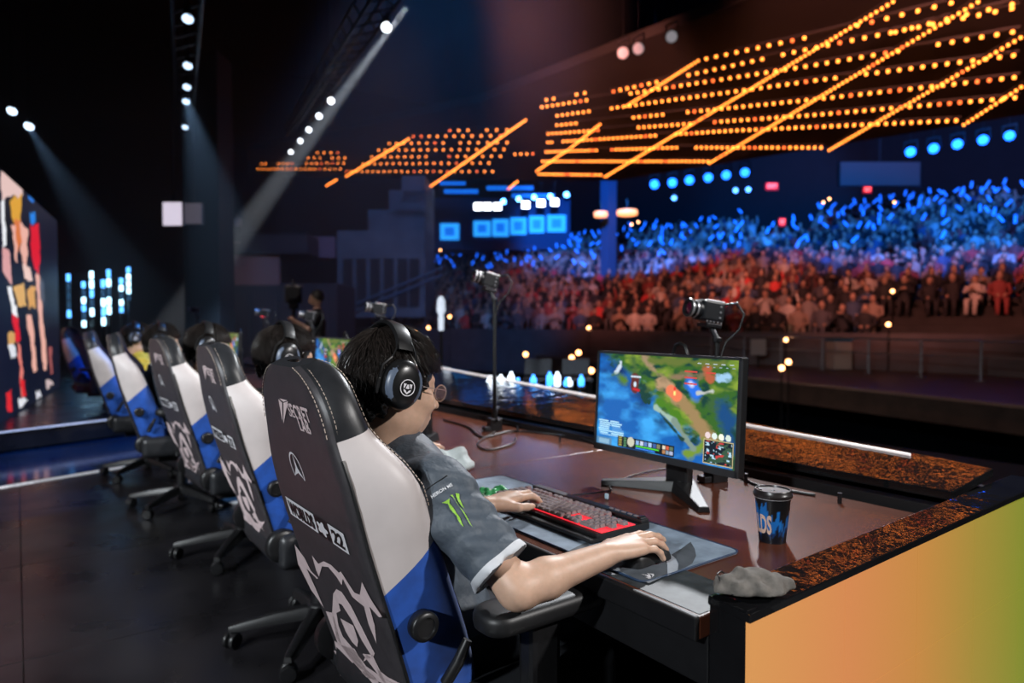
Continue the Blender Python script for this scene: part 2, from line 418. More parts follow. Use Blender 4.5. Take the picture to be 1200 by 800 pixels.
# bulb canopy: a sloping dark soffit over the stalls; 1/depth is linear over the sight lines, so it is one plane
def canopy(x, y, off=0.0):
    inv = .0417+4.51e-5*(x-708)-1.17e-4*(y-208); return pxd(x, y, 1/inv+off)
c4 = [canopy(290, 206, .5), canopy(720, 212, .5), canopy(1240, 128, .5), canopy(1240, -40, .5), canopy(980, -40, .5), canopy(560, 120, .5), canopy(290, 175, .5)]
m = MB(); m.add(c4+[v+Vector((0, 0, .25)) for v in c4], [tuple(range(7)), tuple(range(13, 6, -1))]+[(i, (i+1) % 7, (i+1) % 7+7, i+7) for i in range(7)])
struct('ceiling_canopy', m, mat('canopy_soffit', (.005, .004, .004), .8, var=.3, scale=1))
# ------------------------------------------------------------------ gaming chair
M_shell = mat('chair_print_leather', (.050, .045, .050), .42, var=.15, scale=40, bump=.10, bscale=900)
M_leather = mat('chair_black_leather', (.022, .023, .026), .36, var=.15, scale=40, bump=.12, bscale=900)
M_white_l = mat('chair_white_leather', (.62, .56, .55), .45, var=.06, scale=12, bump=.08, bscale=700)
M_blue_l = mat('chair_blue_suede', (.006, .075, .40), .62, var=.22, scale=25, sheen=.3)
M_plastic = mat('black_plastic', (.010, .010, .011), .38, var=.2, scale=60)
M_softpl = mat('soft_black_pad', (.013, .013, .014), .45, var=.15, scale=60)
M_metal = mat('dark_metal', (.05, .05, .055), .35, metal=.9, var=.2)
M_print = mat('pale_pink_print', (.78, .62, .63), .5, var=.08)
M_printw = mat('pale_white_print', (.80, .78, .82), .45, var=.05)
M_stitch = mat('cream_thread', (.55, .45, .38), .7)

CH = Vector((-1.385, .85, 0))                     # base of the main chair
REC = math.radians(17.5)
BA = Vector((0, -math.sin(REC), math.cos(REC))); BF = Vector((0, math.cos(REC), math.sin(REC)))
P0 = Vector((0, .6215-.85, .45))                  # foot of the rear plane
SEC = [(-.03,.195,.205,.15),(.0,.210,.228,.17),(.15,.224,.245,.17),(.24,.23,.252,.162),(.30,.232,.258,.158),(.40,.235,.27,.15),(.48,.234,.276,.145),
       (.53,.228,.264,.125),(.575,.213,.232,.10),(.615,.20,.212,.088),(.64,.196,.206,.082),(.665,.186,.196,.08),(.69,.170,.180,.08),(.713,.146,.157,.076),(.732,.114,.128,.068),(.744,.078,.092,.054)]
BROW, HROW = 4, 9                                  # rows of the white/blue seam and the headrest seam
def bend(s): return .038*max(0, (s-.40)/.37)**1.4
def sec_pts(row):
    s, wr, wo, b = SEC[row]
    half = [(0,0),(.5*wr,0),(wr-.02,.0),(wr-.005,.003),(wr+.001,.013),((wr+wo)/2+.004,.38*b),(wo,.66*b),(wo-.006,.86*b),(wo-.022,.97*b),(wo-.05,b),(wo-.09,.85*b),(wo*.45,.5*b),(0,.42*b)]
    out = []
    for sg in (1, -1):
        line = []
        for k, (x, y) in enumerate(half):
            ss = s+(.075*min(1, max(0, y)/b) if row == BROW and k >= 4 else (.035*min(1, y/b) if row == 5 and k >= 4 else 0))
            if row == HROW and k >= 4: ss -= .008
            line.append(P0+BA*ss+BF*(y+bend(ss))+Vector((sg*x, 0, 0)))
        out.append(line)
    return out
SP = [sec_pts(r) for r in range(len(SEC))]
def back_slice(r0, r1, k0, k1, sides=(0, 1)):
    m = MB()
    for sd in sides:
        P = [[SP[r][sd][k] for k in range(k0, k1+1)] for r in range(r0, r1+1)]
        if sd == 1: P = [row[::-1] for row in P]
        m.grid([row for row in P])
    return m
def finish(m, name, material, parent, sub=1):
    me = m.mesh(name); bm = bmesh.new(); bm.from_mesh(me); bmesh.ops.remove_doubles(bm, verts=bm.verts, dist=1e-5)
    bmesh.ops.recalc_face_normals(bm, faces=bm.faces); bm.to_mesh(me); bm.free(); me.shade_smooth()
    o = mesh_obj(name, me, material, parent)
    if sub:
        md = o.modifiers.new('s', 'SUBSURF'); md.levels = md.render_levels = sub; md.boundary_smooth = 'PRESERVE_CORNERS'
        dg = bpy.context.evaluated_depsgraph_get(); me2 = bpy.data.meshes.new_from_object(o.evaluated_get(dg)); o.modifiers.clear(); o.data = me2
        bpy.data.meshes.remove(me); me2.shade_smooth()
    return o
def panel_pt(x, y):                               # sight line -> the chair's rear plane, in chair coordinates (u across, s up)
    r = ray(x, y); n = BF; o = EYE-CH-P0; s = .4
    for _ in range(5): t = (bend(s)-o.dot(n))/r.dot(n); q = o+r*t; s = q.dot(BA)
    return (q.x, s)
def panel_M(u, s, off=.0016): # matrix placing flat art (x right seen from behind, y up) on the rear face
    return Matrix.Translation(P0+Vector((u, 0, 0))+BA*s+BF*(bend(s)-off)) @ Matrix(((1,0,0),tuple(BA),tuple(-BF))).transposed().to_4x4()
def art(name, polys, material, parent, off=.0016):
    m = MB()
    for poly in polys:
        k = len(m.v); m.v += [tuple(P0+Vector((u, 0, 0))+BA*s+BF*(bend(s)-off)) for u, s in poly]; m.f.append(tuple(range(k, k+len(poly))))
    me = m.mesh(name); bm = bmesh.new(); bm.from_mesh(me); bmesh.ops.triangulate(bm, faces=bm.faces); bm.to_mesh(me); bm.free()
    return mesh_obj(name, me, material, parent)

def rr_ring(cx, cy, w, l, r, inset, z, n=8):
    out = []; x, y = w/2-inset, l/2-inset; r = max(.004, r-inset)
    for sx, sy, a0 in ((1, 1, 0), (-1, 1, 90), (-1, -1, 180), (1, -1, 270)):
        for k in range(n+1): a = math.radians(a0+90*k/n); out.append((cx+sx*(x-r)+r*math.cos(a), cy+sy*(y-r)+r*math.sin(a), z))
    return out
def make_chair(label):
    c = thing('gaming_chair', label, 'chair', CH, 0, 'gaming chairs along the desk row')
    finish(back_slice(0, len(SEC)-1, 0, 4), 'back_panel', M_shell, c)
    for sd in (0, 1):
        finish(back_slice(HROW, len(SEC)-1, 4, 9, (sd,)), 'headrest_side', M_leather, c)
        finish(back_slice(BROW, HROW, 4, 9, (sd,)), 'white_bolster', M_white_l, c)
        finish(back_slice(0, BROW, 4, 9, (sd,)), 'blue_bolster', M_blue_l, c)
    finish(back_slice(0, len(SEC)-1, 9, 12), 'front_cushion', M_leather, c)
    # closing cap of the headrest
    top = MB(); ring = SP[-1][0]+SP[-1][1][::-1]; top.add(ring, [tuple(range(len(ring)))]); top.build('top_cap', M_leather, c)
    # piping and stitches
    st = MB()
    def dashes(path, step=.0085, r=.0009):
        for a, b in zip(path[:-1], path[1:]):
            n = max(1, int((b-a).length/step))
            for i in range(n):
                st.tube([a.lerp(b, (i+.15)/n), a.lerp(b, (i+.8)/n)], r, 4)
    for sd in (0, 1):
        sx = 1 if sd == 0 else -1
        dashes([SP[r][sd][3]-BF*.002+Vector((-sx*.004, 0, 0)) for r in range(HROW, len(SEC))])
        dashes([SP[r][sd][4]+Vector((sx*.0015, 0, 0))+BF*.006 for r in range(HROW, len(SEC))])
        dashes([SP[r][sd][8]+Vector((sx*.002, 0, 0)) for r in range(HROW, len(SEC))])
        dashes([SP[r][sd][8]+Vector((sx*.0025, 0, 0)) for r in range(5, HROW+1)])
    st.build('stitching', M_stitch, c)['kind'] = 'stuff'
    for sd in (0, 1):
        pp = MB(); pp.tube([SP[r][sd][4]+Vector(((1 if sd == 0 else -1)*.001, 0, 0)) for r in range(0, HROW)], .004, 6)
        pp.build('piping', M_plastic, c, smooth=True); pp = MB()
        pp.tube([SP[r][sd][9]+BF*.001 for r in range(0, HROW)], .004, 6)
        pp.build('piping', M_plastic, c, smooth=True)
    # --- print on the rear panel
    Q = panel_pt
    shield = [[Q(327,467), Q(331.5,471.5), Q(332,494)], [Q(328,466.3), Q(333,470.4), Q(338,468.6)], [Q(333,471.5), Q(338.4,469.6), Q(333,496.5)]]
    art('shield_emblem', shield, M_print, c)
    def words(body, name, pa, pb, h, bold, material, sx=1.0, off=.0016):
        ua, sa = Q(*pa); ub, sb = Q(*pb); wd = ub-ua; t = text_mb(body, 1, bold)
        xs = [v[0] for v in t.v]; ys = [v[1] for v in t.v]; w0 = max(xs)-min(xs); h0 = max(ys)-min(ys); cx = (max(xs)+min(xs))/2; cy = (max(ys)+min(ys))/2
        t.v = [tuple(panel_M((ua+ub)/2, (sa+sb)/2, off) @ Vector(((v[0]-cx)/w0*wd, (v[1]-cy)/h0*h, 0))) for v in t.v]
        return t.build(name, material, c)
    words('SECRET', 'lettering', (338.5,480.5), (363,487), .034, .03, M_print)
    words('LAB', 'lettering', (351,497), (363.5,500), .034, .03, M_print)
    # round star emblem
    u0, s0 = Q(349, 549.5); R = .040; m = MB(); N = 40
    for i in range(N):
        a, b = 2*math.pi*i/N, 2*math.pi*(i+1)/N; k = len(m.v)
        m.v += [tuple(panel_M(u0, s0) @ Vector((rr*math.cos(t)*.9, rr*math.sin(t), 0))) for rr, t in ((R,a),(R,b),(R*.88,b),(R*.88,a))]; m.f.append((k,k+1,k+2,k+3))
    for i in range(3):
        a = math.pi/2+i*2*math.pi/3; pts = [(R*.93,a),(R*.20,a+math.pi/3),(0,0),(R*.20,a-math.pi/3)]; k = len(m.v)
        m.v += [tuple(panel_M(u0, s0) @ Vector((rr*math.cos(t)*.9, rr*math.sin(t), 0))) for rr, t in pts]; m.f.append((k,k+1,k+2,k+3))
    m.build('star_emblem', M_printw, c)
    # event plate: white box, black letters, black centre badge
    def quad_px(a, b, cc, d): return [Q(*a), Q(*b), Q(*cc), Q(*d)]
    (ua, sa), (ub, sb), (uc, sc), (ud, sd) = Q(336,584), Q(402,621), Q(402,639), Q(344,607)
    s_top, s_bot = (sa+sb)/2, (sc+sd)/2; L, Rr = ua, ub; hgt = s_top-s_bot
    rect = lambda x0, x1, y0, y1: [(L+(Rr-L)*x0, s_bot+hgt*y0), (L+(Rr-L)*x1, s_bot+hgt*y0), (L+(Rr-L)*x1, s_bot+hgt*y1), (L+(Rr-L)*x0, s_bot+hgt*y1)]
    art('event_plate', [rect(0, .53, 0, 1), rect(.76, 1, 0, 1)], M_printw, c)
    art('event_badge_field', [rect(.53, .76, 0, 1)], M_plastic, c, .0022)
    def words_uv(body, name, x0, x1, y0, y1, material, bold=.03, off=.0028):
        t = text_mb(body, 1, bold); xs = [v[0] for v in t.v]; ys = [v[1] for v in t.v]
        t.v = [tuple(panel_M(L+(Rr-L)*(x0+(v[0]-min(xs))/(max(xs)-min(xs))*(x1-x0)), s_bot+hgt*(y0+(v[1]-min(ys))/(max(ys)-min(ys))*(y1-y0)), off) @ Vector((0,0,0))) for v in t.v]
        return t.build(name, material, c)
    words_uv('WORLDS', 'lettering', .035, .50, .12, .88, M_plastic, .045)
    words_uv('22', 'lettering', .80, .965, .14, .86, M_plastic, .03)
    bl = [(.645+.075*math.cos(t)*(1+.25*math.cos(5*t)), .5+.32*math.sin(t)*(1+.25*math.cos(5*t))) for t in [2*math.pi*i/30 for i in range(30)]]
    art('badge_emblem', [[(L+(Rr-L)*x, s_bot+hgt*y) for x, y in bl]], M_printw, c, .0028)
    # large emblem: jagged crown, helm and swooshes
    T = lambda pts: [Q(320+x/4, 600+y/4) for x, y in pts]
    big = [T([(104,150),(150,212),(180,272),(215,308),(208,310),(160,262),(200,350),(242,448),(180,360),(120,240)]),
           T([(185,200),(215,240),(240,228),(275,245),(312,282),(320,275),(335,298),(355,330),(385,375),(410,385),(420,325),(450,385),(470,420),(515,488),(500,490),(455,440),(480,530),(488,612),(450,520),(430,440),(395,412),(375,395),(330,310),(325,340),(300,300),(262,255),(232,252),(218,300),(205,270)]),
           T([(285,380),(300,358),(325,372),(370,440),(420,540),(480,660),(470,680),(420,600),(370,500),(325,430),(310,425),(320,460),(300,470),(310,530),(330,580),(380,640),(440,720),(510,768),(570,800),(520,800),(440,770),(370,690),(300,590),(280,470)]),
           T([(318,495),(380,530),(402,600),(398,630),(372,605),(345,560)]),
           T([(240,555),(275,640),(300,650),(290,600),(330,625),(380,680),(415,730),(380,700),(345,740),(320,765),(295,690),(262,640)]),
           T([(425,700),(440,665),(465,680),(445,685)]), T([(480,690),(495,735),(540,770),(600,800),(560,800),(500,760)]),
           T([(395,760),(440,735),(480,770),(500,800),(470,800),(440,765),(415,775),(420,800),(405,800)])]
    art('knight_emblem', big, M_print, c)
    low = [[(u, s) for u, s in ((-.13,.05),(-.02,.09),(.02,.05),(-.04,.03))], [(.03,.10),(.10,.13),(.14,.06),(.09,.08)], [(-.16,.13),(-.10,.15),(-.12,.06),(-.15,.04)]]
    art('knight_emblem_lower', low, M_print, c)
    # --- seat
    seat = MB(); seat.box((0, .02, .445), (.40, .52, .10)); seat.build('seat', M_leather, c, True, .04, 4)
    for sg in (-1, 1):
        b = MB(); b.box((sg*.235, .02, .455), (.09, .50, .13)); b.build('seat_bolster', M_leather, c, True, .04, 4)
    me_ = MB(); me_.box((0, .0, .365), (.26, .30, .055)); me_.build('tilt_mechanism', M_plastic, c, False, .012)
    # --- arms
    for sg in (-1, 1):
        p = MB(); p.box((sg*.315, .0, .545), (.05, .075, .25)); p.box((sg*.25, 0, .41), (.18, .075, .03))
        p.build('arm_post', M_plastic, c, False, .012)
        s2 = MB(); s2.box((sg*.315, .015, .668), (.06, .13, .02)); s2.build('arm_slide', M_metal, c, False, .004)
        pad = MB(); pad.grid([rr_ring(sg*.318, 0, .105, .30, .045, i_, z_) for i_, z_ in ((.030,.664),(.010,.664),(.002,.670),(0,.680),(0,.692),(.003,.700),(.010,.705),(.020,.7065),(.040,.7065))], close_v=True); pad.f += [tuple(range(36))[::-1], tuple(range(8*36, 9*36))]; pad.build('arm_pad', M_softpl, c, True)
    # --- lumbar knobs and recline hinges
    for sg in (-1, 1):
        k = MB(); R = Matrix.Rotation(sg*math.pi/2, 4, 'Y')
        y = .612-.85; k.lathe([(.025,0),(.029,.004),(.029,.022),(.026,.026),(.019,.027),(.018,.023),(0.001,.023)], 24, Matrix.Translation((sg*.248, y, .685)) @ R); k.build('lumbar_knob', M_plastic, c, True)
        h = MB(); h.lathe([(.045,0),(.058,.006),(.058,.03),(.05,.038),(.03,.04),(.001,.04)], 28, Matrix.Translation((sg*.215, -.21, .475)) @ R); h.build('hinge_cover', M_plastic, c, True)
        l = MB(); l.beam((sg*.245, -.21, .475), (sg*.245, -.02, .40), .018, .05); l.build('hinge_bracket', M_metal, c, False, .004)
    lv = MB(); lv.tube([(.262, -.19, .56), (.275, -.17, .60), (.278, -.15, .64)], [.012, .012, .009], 10); lv.build('recline_lever', M_plastic, c, True)
    # --- star base
    g = MB(); g.cyl((0,0,.12), (0,0,.24), .03); g.cyl((0,0,.24), (0,0,.345), .018); g.build('gas_column', M_plastic, c, True)
    hb = MB(); hb.lathe([(.035,.085),(.05,.095),(.05,.135),(.034,.15)], 20); hb.build('base_hub', M_plastic, c, True)
    for k in range(5):
        a = math.radians(-110+72*k); R = Matrix.Rotation(a, 4, 'Z')
        leg = MB(); P = []
        for r, w, zt, h in ((.03,.055,.14,.05),(.16,.05,.125,.042),(.30,.04,.098,.03),(.335,.03,.088,.02)):
            P.append([R @ Vector(v) for v in ((r,-w/2,zt-h),(r,-w/2*.8,zt-.004),(r,-w*.3,zt),(r,w*.3,zt),(r,w/2*.8,zt-.004),(r,w/2,zt-h))])
        leg.grid(P, close_v=True); leg.f.append(tuple(range(18, 24)))
        lg = leg.build('leg', M_plastic, c, True)
        ca = MB(); cr = R @ Vector((.325, 0, 0)); tw = Matrix.Rotation(a+.9+k, 4, 'Z')
        for sg in (-1, 1):
            ca.lathe([(.012,-.011),(.027,-.010),(.031,-.004),(.031,.006),(.026,.011),(.01,.012)], 18, Matrix.Translation(Vector((cr.x, cr.y, .031))) @ tw @ Matrix.Translation((0, sg*.016, 0)) @ Matrix.Rotation(sg*math.pi/2, 4, 'X'))
        ca.cyl((cr.x, cr.y, .045), (cr.x, cr.y, .085), .008, n=8)
        ca.build('caster', M_plastic, c, True)
    return c
chair0 = make_chair('black, white and blue gaming chair under the player in the grey jersey')
ROWX = [-1.385, -2.61, -3.84, -5.06, -6.28]
chairs = [chair0]
for k, (dy, rz, lab) in enumerate([(.105, -1.0, 'black, white and blue gaming chair under the player in yellow-trimmed navy'),
                               (.125, 3.0, 'gaming chair third along the row from the orange panel'),
                               (.045, -9.0, 'gaming chair fourth along the row, white and blue sides turned outward'),
                               (.0, -8.0, 'gaming chair at the far end of the team row by the blue walkway')]):
    c = copy_tree(chair0); c.location = (ROWX[k+1], .85+dy, 0); c.rotation_euler.z = math.radians(rz); c['label'] = lab; chairs.append(c)
for k, (p, rz, lab) in enumerate([(pxd(121, 376, 8.4), -25, 'black gaming chair beyond the far end of the team row'), (pxd(146, 376, 9.2), 150, 'white-backed gaming chair turned round beyond the far end of the row')]):
    c = copy_tree(chair0); c.location = (p.x, p.y, -.0); c.rotation_euler.z = math.radians(rz); c['label'] = lab; chairs.append(c)
# ------------------------------------------------------------------ seated player (one continuous body, clothes and hair as parts)
M_skin = mat('skin', (.66, .42, .30), .48, var=.07, scale=60, bump=.04, bscale=400)
M_skin.node_tree.nodes['Principled BSDF'].inputs['Subsurface Weight'].default_value = .12
M_skin.node_tree.nodes['Principled BSDF'].inputs['Subsurface Radius'].default_value = (.012, .005, .003)
M_hair = mat('black_hair', (.018, .014, .012), .27, var=.4, scale=90)
M_strand = mat('hair_strand_gloss', (.022, .017, .015), .25, var=.5, scale=120, spec=.9)
M_jersey = mat('slate_jersey', (.078, .098, .124), .6, var=.14, scale=14, bump=.5, bscale=26, bdist=.012)
M_jersey_navy = mat('navy_jersey', (.02, .024, .035), .6, var=.1, scale=18)
M_white_c = mat('white_cloth', (.70, .72, .76), .6, var=.05)
M_yellow_c = mat('yellow_cloth', (.62, .42, .03), .6, var=.05)
M_trouser = mat('grey_trousers', (.085, .09, .105), .7, var=.15, scale=25)
M_green = mat('green_print', (.34, .66, .08), .5, var=.2, scale=300)
HC = Vector((0, -.168, 1.120)); HR = (Matrix.Rotation(math.radians(3), 3, 'Z') @ Matrix.Rotation(math.radians(-12), 3, 'X'))
def hp(x, y, z): return tuple(HC+HR @ Vector((x, y, z)))
SH = {1: Vector((.200, -.165, .908)), -1: Vector((-.200, -.165, .908))}
EL = {1: Vector((.362, -.090, .752)), -1: Vector((-.27, -.06, .75))}
WR = {1: Vector((.392, .108, .785)), -1: Vector((-.035, .105, .79))}
def hand(S, w, f, up, thumb, curls, k=.006, spread=1.0):
    f = f.normalized(); up = (up-f*up.dot(f)).normalized(); sd = f.cross(up).normalized(); sd = sd if sd.dot(thumb) > 0 else -sd
    tips = []
    S.ell(w+f*.05-up*.002, (.034, .045, .014), Matrix((sd, f, up)).transposed(), k=.012)
    for i, (so, fo, seg, r) in enumerate(((.028,.086,(.042,.025,.020),.0092),(.009,.091,(.046,.029,.021),.0094),(-.010,.086,(.042,.027,.020),.0090),(-.028,.076,(.033,.020,.018),.0080))):
        kn = w+f*fo+sd*so+up*(.004-.004*abs(i-1.3)); S.cone(w+f*.012+sd*so*.45, kn, .0145, .0112, k=.012)
        ang = 0; p = kn; d0 = (f+sd*so*1.6*spread).normalized()
        for j in range(3):
            ang += math.radians(curls[i][j]); dr = d0*math.cos(ang)-up*math.sin(ang); q = p+dr*seg[j]
            S.cone(p, q, r*(1-.08*j)*(1.04 if j else 1.1), r*(1-.08*(j+1)), k=.004); p = q
        tips.append(p)
    b = w+f*.022+sd*.022-up*.004; p1 = b+(f*.72+sd*.62-up*.22).normalized()*.044; p2 = p1+(f*.95+sd*.12-up*.22).normalized()*.031; p3 = p2+(f*.97-sd*.12-up*.22).normalized()*.024
    S.cone(b, p1, .0145, .0118, k=.012); S.cone(p1, p2, .0112, .0098, k=.005); S.cone(p2, p3, .0098, .0078, k=.005); tips.append(p3)
    return tips
def head_sdf(S):
    e = lambda c, r, k=.02, op='add': S.ell(hp(*c), r, HR, k=k, op=op)
    e((0,-.012,.014), (.074,.094,.096)); e((0,.03,-.048), (.060,.064,.064), .03); e((0,.060,-.098), (.026,.022,.020), .025)
    for s in (-1, 1):
        e((s*.034,.062,-.032), (.028,.026,.028), .02); e((s*.047,.022,-.078), (.018,.034,.022), .025)
        e((s*.031,.084,.000), (.018,.012,.011), .006, 'sub'); e((s*.030,.075,.000), (.0135,.0125,.0125), .003)
        e((s*.076,-.010,-.020), (.010,.019,.031), .006); e((s*.012,.102,-.038), (.0080,.009,.0075), .008)
    e((0,.070,.022), (.048,.015,.012), .02)
    S.cone(hp(0,.086,.008), hp(0,.118,-.034), .0070, .0095, k=.012)
    e((0,.074,-.068), (.032,.024,.030), .02); e((0,.094,-.064), (.023,.011,.0055), .008); e((0,.091,-.076), (.020,.011,.006), .006)
S = SDF((-.36, -.36, -.02), (.48, .50, 1.30), .0034)
head_sdf(S)
S.cone(hp(0,-.025,-.05), (0,-.175,.925), .054, .060, k=.03)
S.cone((0,-.155,.86), (0,-.09,.56), .105, .105, k=.05)
TIPS = {}
for s in (-1, 1):
    S.cone((0,-.17,.905), SH[s], .05, .05, k=.04); S.cone(SH[s], EL[s], .047, .034, k=.03)
    S.cone(EL[s], EL[s].lerp(WR[s], .3), .0335, .0370, k=.03); S.cone(EL[s].lerp(WR[s], .3), WR[s], .0365, .0255, k=.02)
    S.cone((s*.09,-.09,.54), (s*.13,.24,.55), .085, .062, k=.04); S.cone((s*.13,.24,.55), (s*.13,.22,.10), .056, .04, k=.03)
    S.cone((s*.13,.2,.05), (s*.14,.34,.035), .04, .033, k=.02)
TIPS[1] = hand(S, WR[1]+Vector((0, .006, .004)), Vector((.0,.98,.05)), Vector((.08,.05,1)), Vector((-1,0,0)), [(3,13,12),(4,16,14),(8,20,18),(12,24,22)], spread=1.5)
TIPS[-1] = hand(S, WR[-1]+Vector((0, .006, .002)), Vector((-.16,.97,.10)), Vector((-.05,.05,1)), Vector((1,0,0)), [(10,22,22),(10,26,28),(12,30,28),(14,28,26)])
body_me = S.mesh('body'); del S
player = thing('person', 'player in a slate grey jersey with headphones and glasses, hands on keyboard and mouse', 'person', CH, 0, 'players seated along the desk')
mesh_obj('body', body_me, M_skin, player)
# jersey
J = SDF((-.42, -.40, .44), (.46, .12, 1.08), .0042)
J.ell((0,-.155,.77), (.19,.115,.25), k=.05); J.ell((0,-.165,.865), (.20,.112,.115), k=.05); J.ell((0,-.085,.60), (.185,.125,.15), k=.05)
for s in (-1, 1):
    J.cone((0,-.175,.940), SH[s]+Vector((-s*.02, 0, .006)), .050, .060, k=.04)
    hem = SH[s].lerp(EL[s], .80); ax = (EL[s]-SH[s]).normalized()
    J.cone(SH[s], EL[s], .067, .062, k=.05, cut=(hem, ax))
J.noise(.0045, 26, 3)
X, Y, Z = np.meshgrid(*[J.lo[k]+J.h*np.arange(J.n[k], dtype=np.float32) for k in range(3)], indexing='ij', sparse=True)
J.g = J.g + (.0028*np.sin(70*(Z+.6*X)+14*Y)*np.clip((.86-Z)*6, 0, 1)).astype(np.float32)     # hanging folds
J.g = J.g + (.0030*np.sin(95*(Z-.55*X)+40*Y+2*np.sin(30*X))*np.clip((np.abs(X)-.17)*12, 0, 1)).astype(np.float32)
for s in (-1, 1):
    hem = SH[s].lerp(EL[s], .80); ax = (EL[s]-SH[s]).normalized()
    side = (X-SH[s].x)*s > .0
    q = (X-hem.x)*ax.x+(Y-hem.y)*ax.y+(Z-hem.z)*ax.z
    far = ((X*s) > .22)
    J.g = np.where(far, np.maximum(J.g, q), J.g).astype(np.float32)
jersey = mesh_obj('jersey', J.mesh('jersey'), M_jersey, player); del J, X, Y, Z
def hem_band(sg, width=.017, off=.0014):          # white band following the sleeve's own surface
    hem = SH[sg].lerp(EL[sg], .80); ax = (EL[sg]-SH[sg]).normalized(); me = jersey.data; bm = bmesh.new(); bm.from_mesh(me)
    for q in (hem-ax*width, hem-ax*.0012): bmesh.ops.bisect_plane(bm, geom=bm.verts[:]+bm.edges[:]+bm.faces[:], plane_co=q, plane_no=ax)
    kill = [f for f in bm.faces if not (-width < (f.calc_center_median()-hem).dot(ax) < -.0012 and f.calc_center_median().x*sg > .20)]
    bmesh.ops.delete(bm, geom=kill, context='FACES'); bm.normal_update()
    for v in bm.verts: v.co = v.co+v.normal*off
    m2 = bpy.data.meshes.new('sleeve_trim'); bm.to_mesh(m2); bm.free(); m2.shade_smooth(); mesh_obj('sleeve_trim', m2, M_white_c, player)
hem_band(1); hem_band(-1)
col = MB(); a0 = Vector(hp(0,-.02,-.115)); cN = (Vector(hp(0,-.025,-.05))-Vector((0,-.175,.925))).normalized(); e1 = cN.orthogonal().normalized(); e2 = cN.cross(e1)
cc = Vector((0,-.178,.982))
col.grid([[cc+e1*math.cos(t)*r*1.06+e2*math.sin(t)*r+cN*h for t in [2*math.pi*i/28 for i in range(28)]] for r, h in ((.072,-.012),(.068,.004),(.062,.012),(.059,.010),(.058,-.01))], close_v=True)
col.build('collar', M_white_c, player, True)
T = SDF((-.30, -.34, .04), (.30, .42, .70), .007)
for s in (-1, 1):
    T.cone((s*.09,-.08,.555), (s*.13,.25,.555), .09, .078, k=.05); T.cone((s*.13,.25,.555), (s*.13,.22,.12), .075, .062, k=.04)
T.ell((0,-.08,.565), (.175,.12,.085), k=.05); T.noise(.004, 26, 9)
mesh_obj('trousers', T.mesh('trousers'), M_trouser, player); del T
for s in (-1, 1):
    F = SDF((s*.14-.08, .12, -.005), (s*.14+.08, .46, .15), .005)
    F.cone((s*.13,.19,.055), (s*.145,.36,.042), .052, .045, k=.02); F.cone((s*.13,.20,.06), (s*.13,.21,.11), .05, .045, k=.03); F.plane_cut((0,0,.012), (0,0,-1))
    sh = mesh_obj('shoe', F.mesh('shoe'), mat('blue_shoe', (.03, .10, .25), .6), player)
    so = MB(); so.rrect((s*.138, .275), (.10, .29), .045, 0, .02, 5); so.build('sole', M_white_c, sh, True, .004)
# hair: cap plus combed strands
def hair_parts(parent, seed, N, fringe=1.0, material=None):
    r = np.random.default_rng(seed); H = SDF(HC-Vector((.13,.15,.15)), HC+Vector((.13,.15,.15)), .004)
    H.ell(hp(0,-.014,.020), (.079,.099,.096), HR, k=.02); H.ell(hp(0,-.060,-.045), (.060,.045,.060), HR, k=.03); H.ell(hp(0,.036,.060), (.064,.050,.036), HR, k=.03)
    H.ell(hp(0,.100,-.058), (.095,.088,.100), HR, k=.010, op='sub'); H.cone(hp(-.09,.012,-.03), hp(.09,.012,-.03), .036, .036, k=.012, op='sub')
    H.ell(hp(0,-.03,-.128), (.10,.10,.052), HR, k=.012, op='sub')
    H.noise(.007, 95, seed); cap = mesh_obj('hair', H.mesh('hair'), material or M_hair, parent)
    vs, fs = [], []; crown = Vector((.05,-.42,.9)).normalized(); e1 = crown.orthogonal().normalized(); e2 = crown.cross(e1)
    def rad(d): return 1/math.sqrt((d.x/.0855)**2+(d.y/.106)**2+(d.z/.103)**2)
    c0 = Vector((0,-.014,.018)); m = MB()
    def ok(d, slack=0):
        ps = math.atan2(abs(d.x), d.y); el = math.asin(max(-1, min(1, d.z)))
        lim = np.interp(ps, [0, .7, 1.15, 1.6, 1.9, 2.3, 3.2], [.40, .38, .26, .22, -.15, -.50, -.58])
        return el > lim-slack
    n = 0
    while n < N:
        d = Vector(r.normal(size=3)).normalized()
        if not ok(d): continue
        n += 1; L = r.uniform(.030, .070); pts = []; lift = r.uniform(.002, .018)*r.random(); wav = r.normal()*.40; stop = r.uniform(0, .12)
        d1 = d.copy()
        for i in range(6):
            t = i/5
            if i:
                tan = (d1-crown*d1.dot(crown)); tan = tan if tan.length > .05 else e1
                flow = (d1*d1.dot(crown)-crown)
                flow = (flow.normalized() if flow.length > .05 else e1)+Vector((0, .25, -.5*t))+d1.cross(flow)*wav
                d1 = (d1+flow.normalized()*(L/5/.095)).normalized()
                if not ok(d1, .12+stop): break
            pts.append(Vector(hp(*(c0+d1*(rad(d1)+lift*(.3+t)+.002)))))
        if len(pts) < 3: continue
        w = r.uniform(.0005, .0012); m.tube(pts, [w*(1-.85*i/(len(pts)-1)) for i in range(len(pts))], 3, cap=False)
    st = mesh_obj('hair_strands', m.mesh('hair_strands', smooth=True), material or M_strand, cap); st['kind'] = 'stuff'
    return cap
hair_parts(player, 5, 9500)
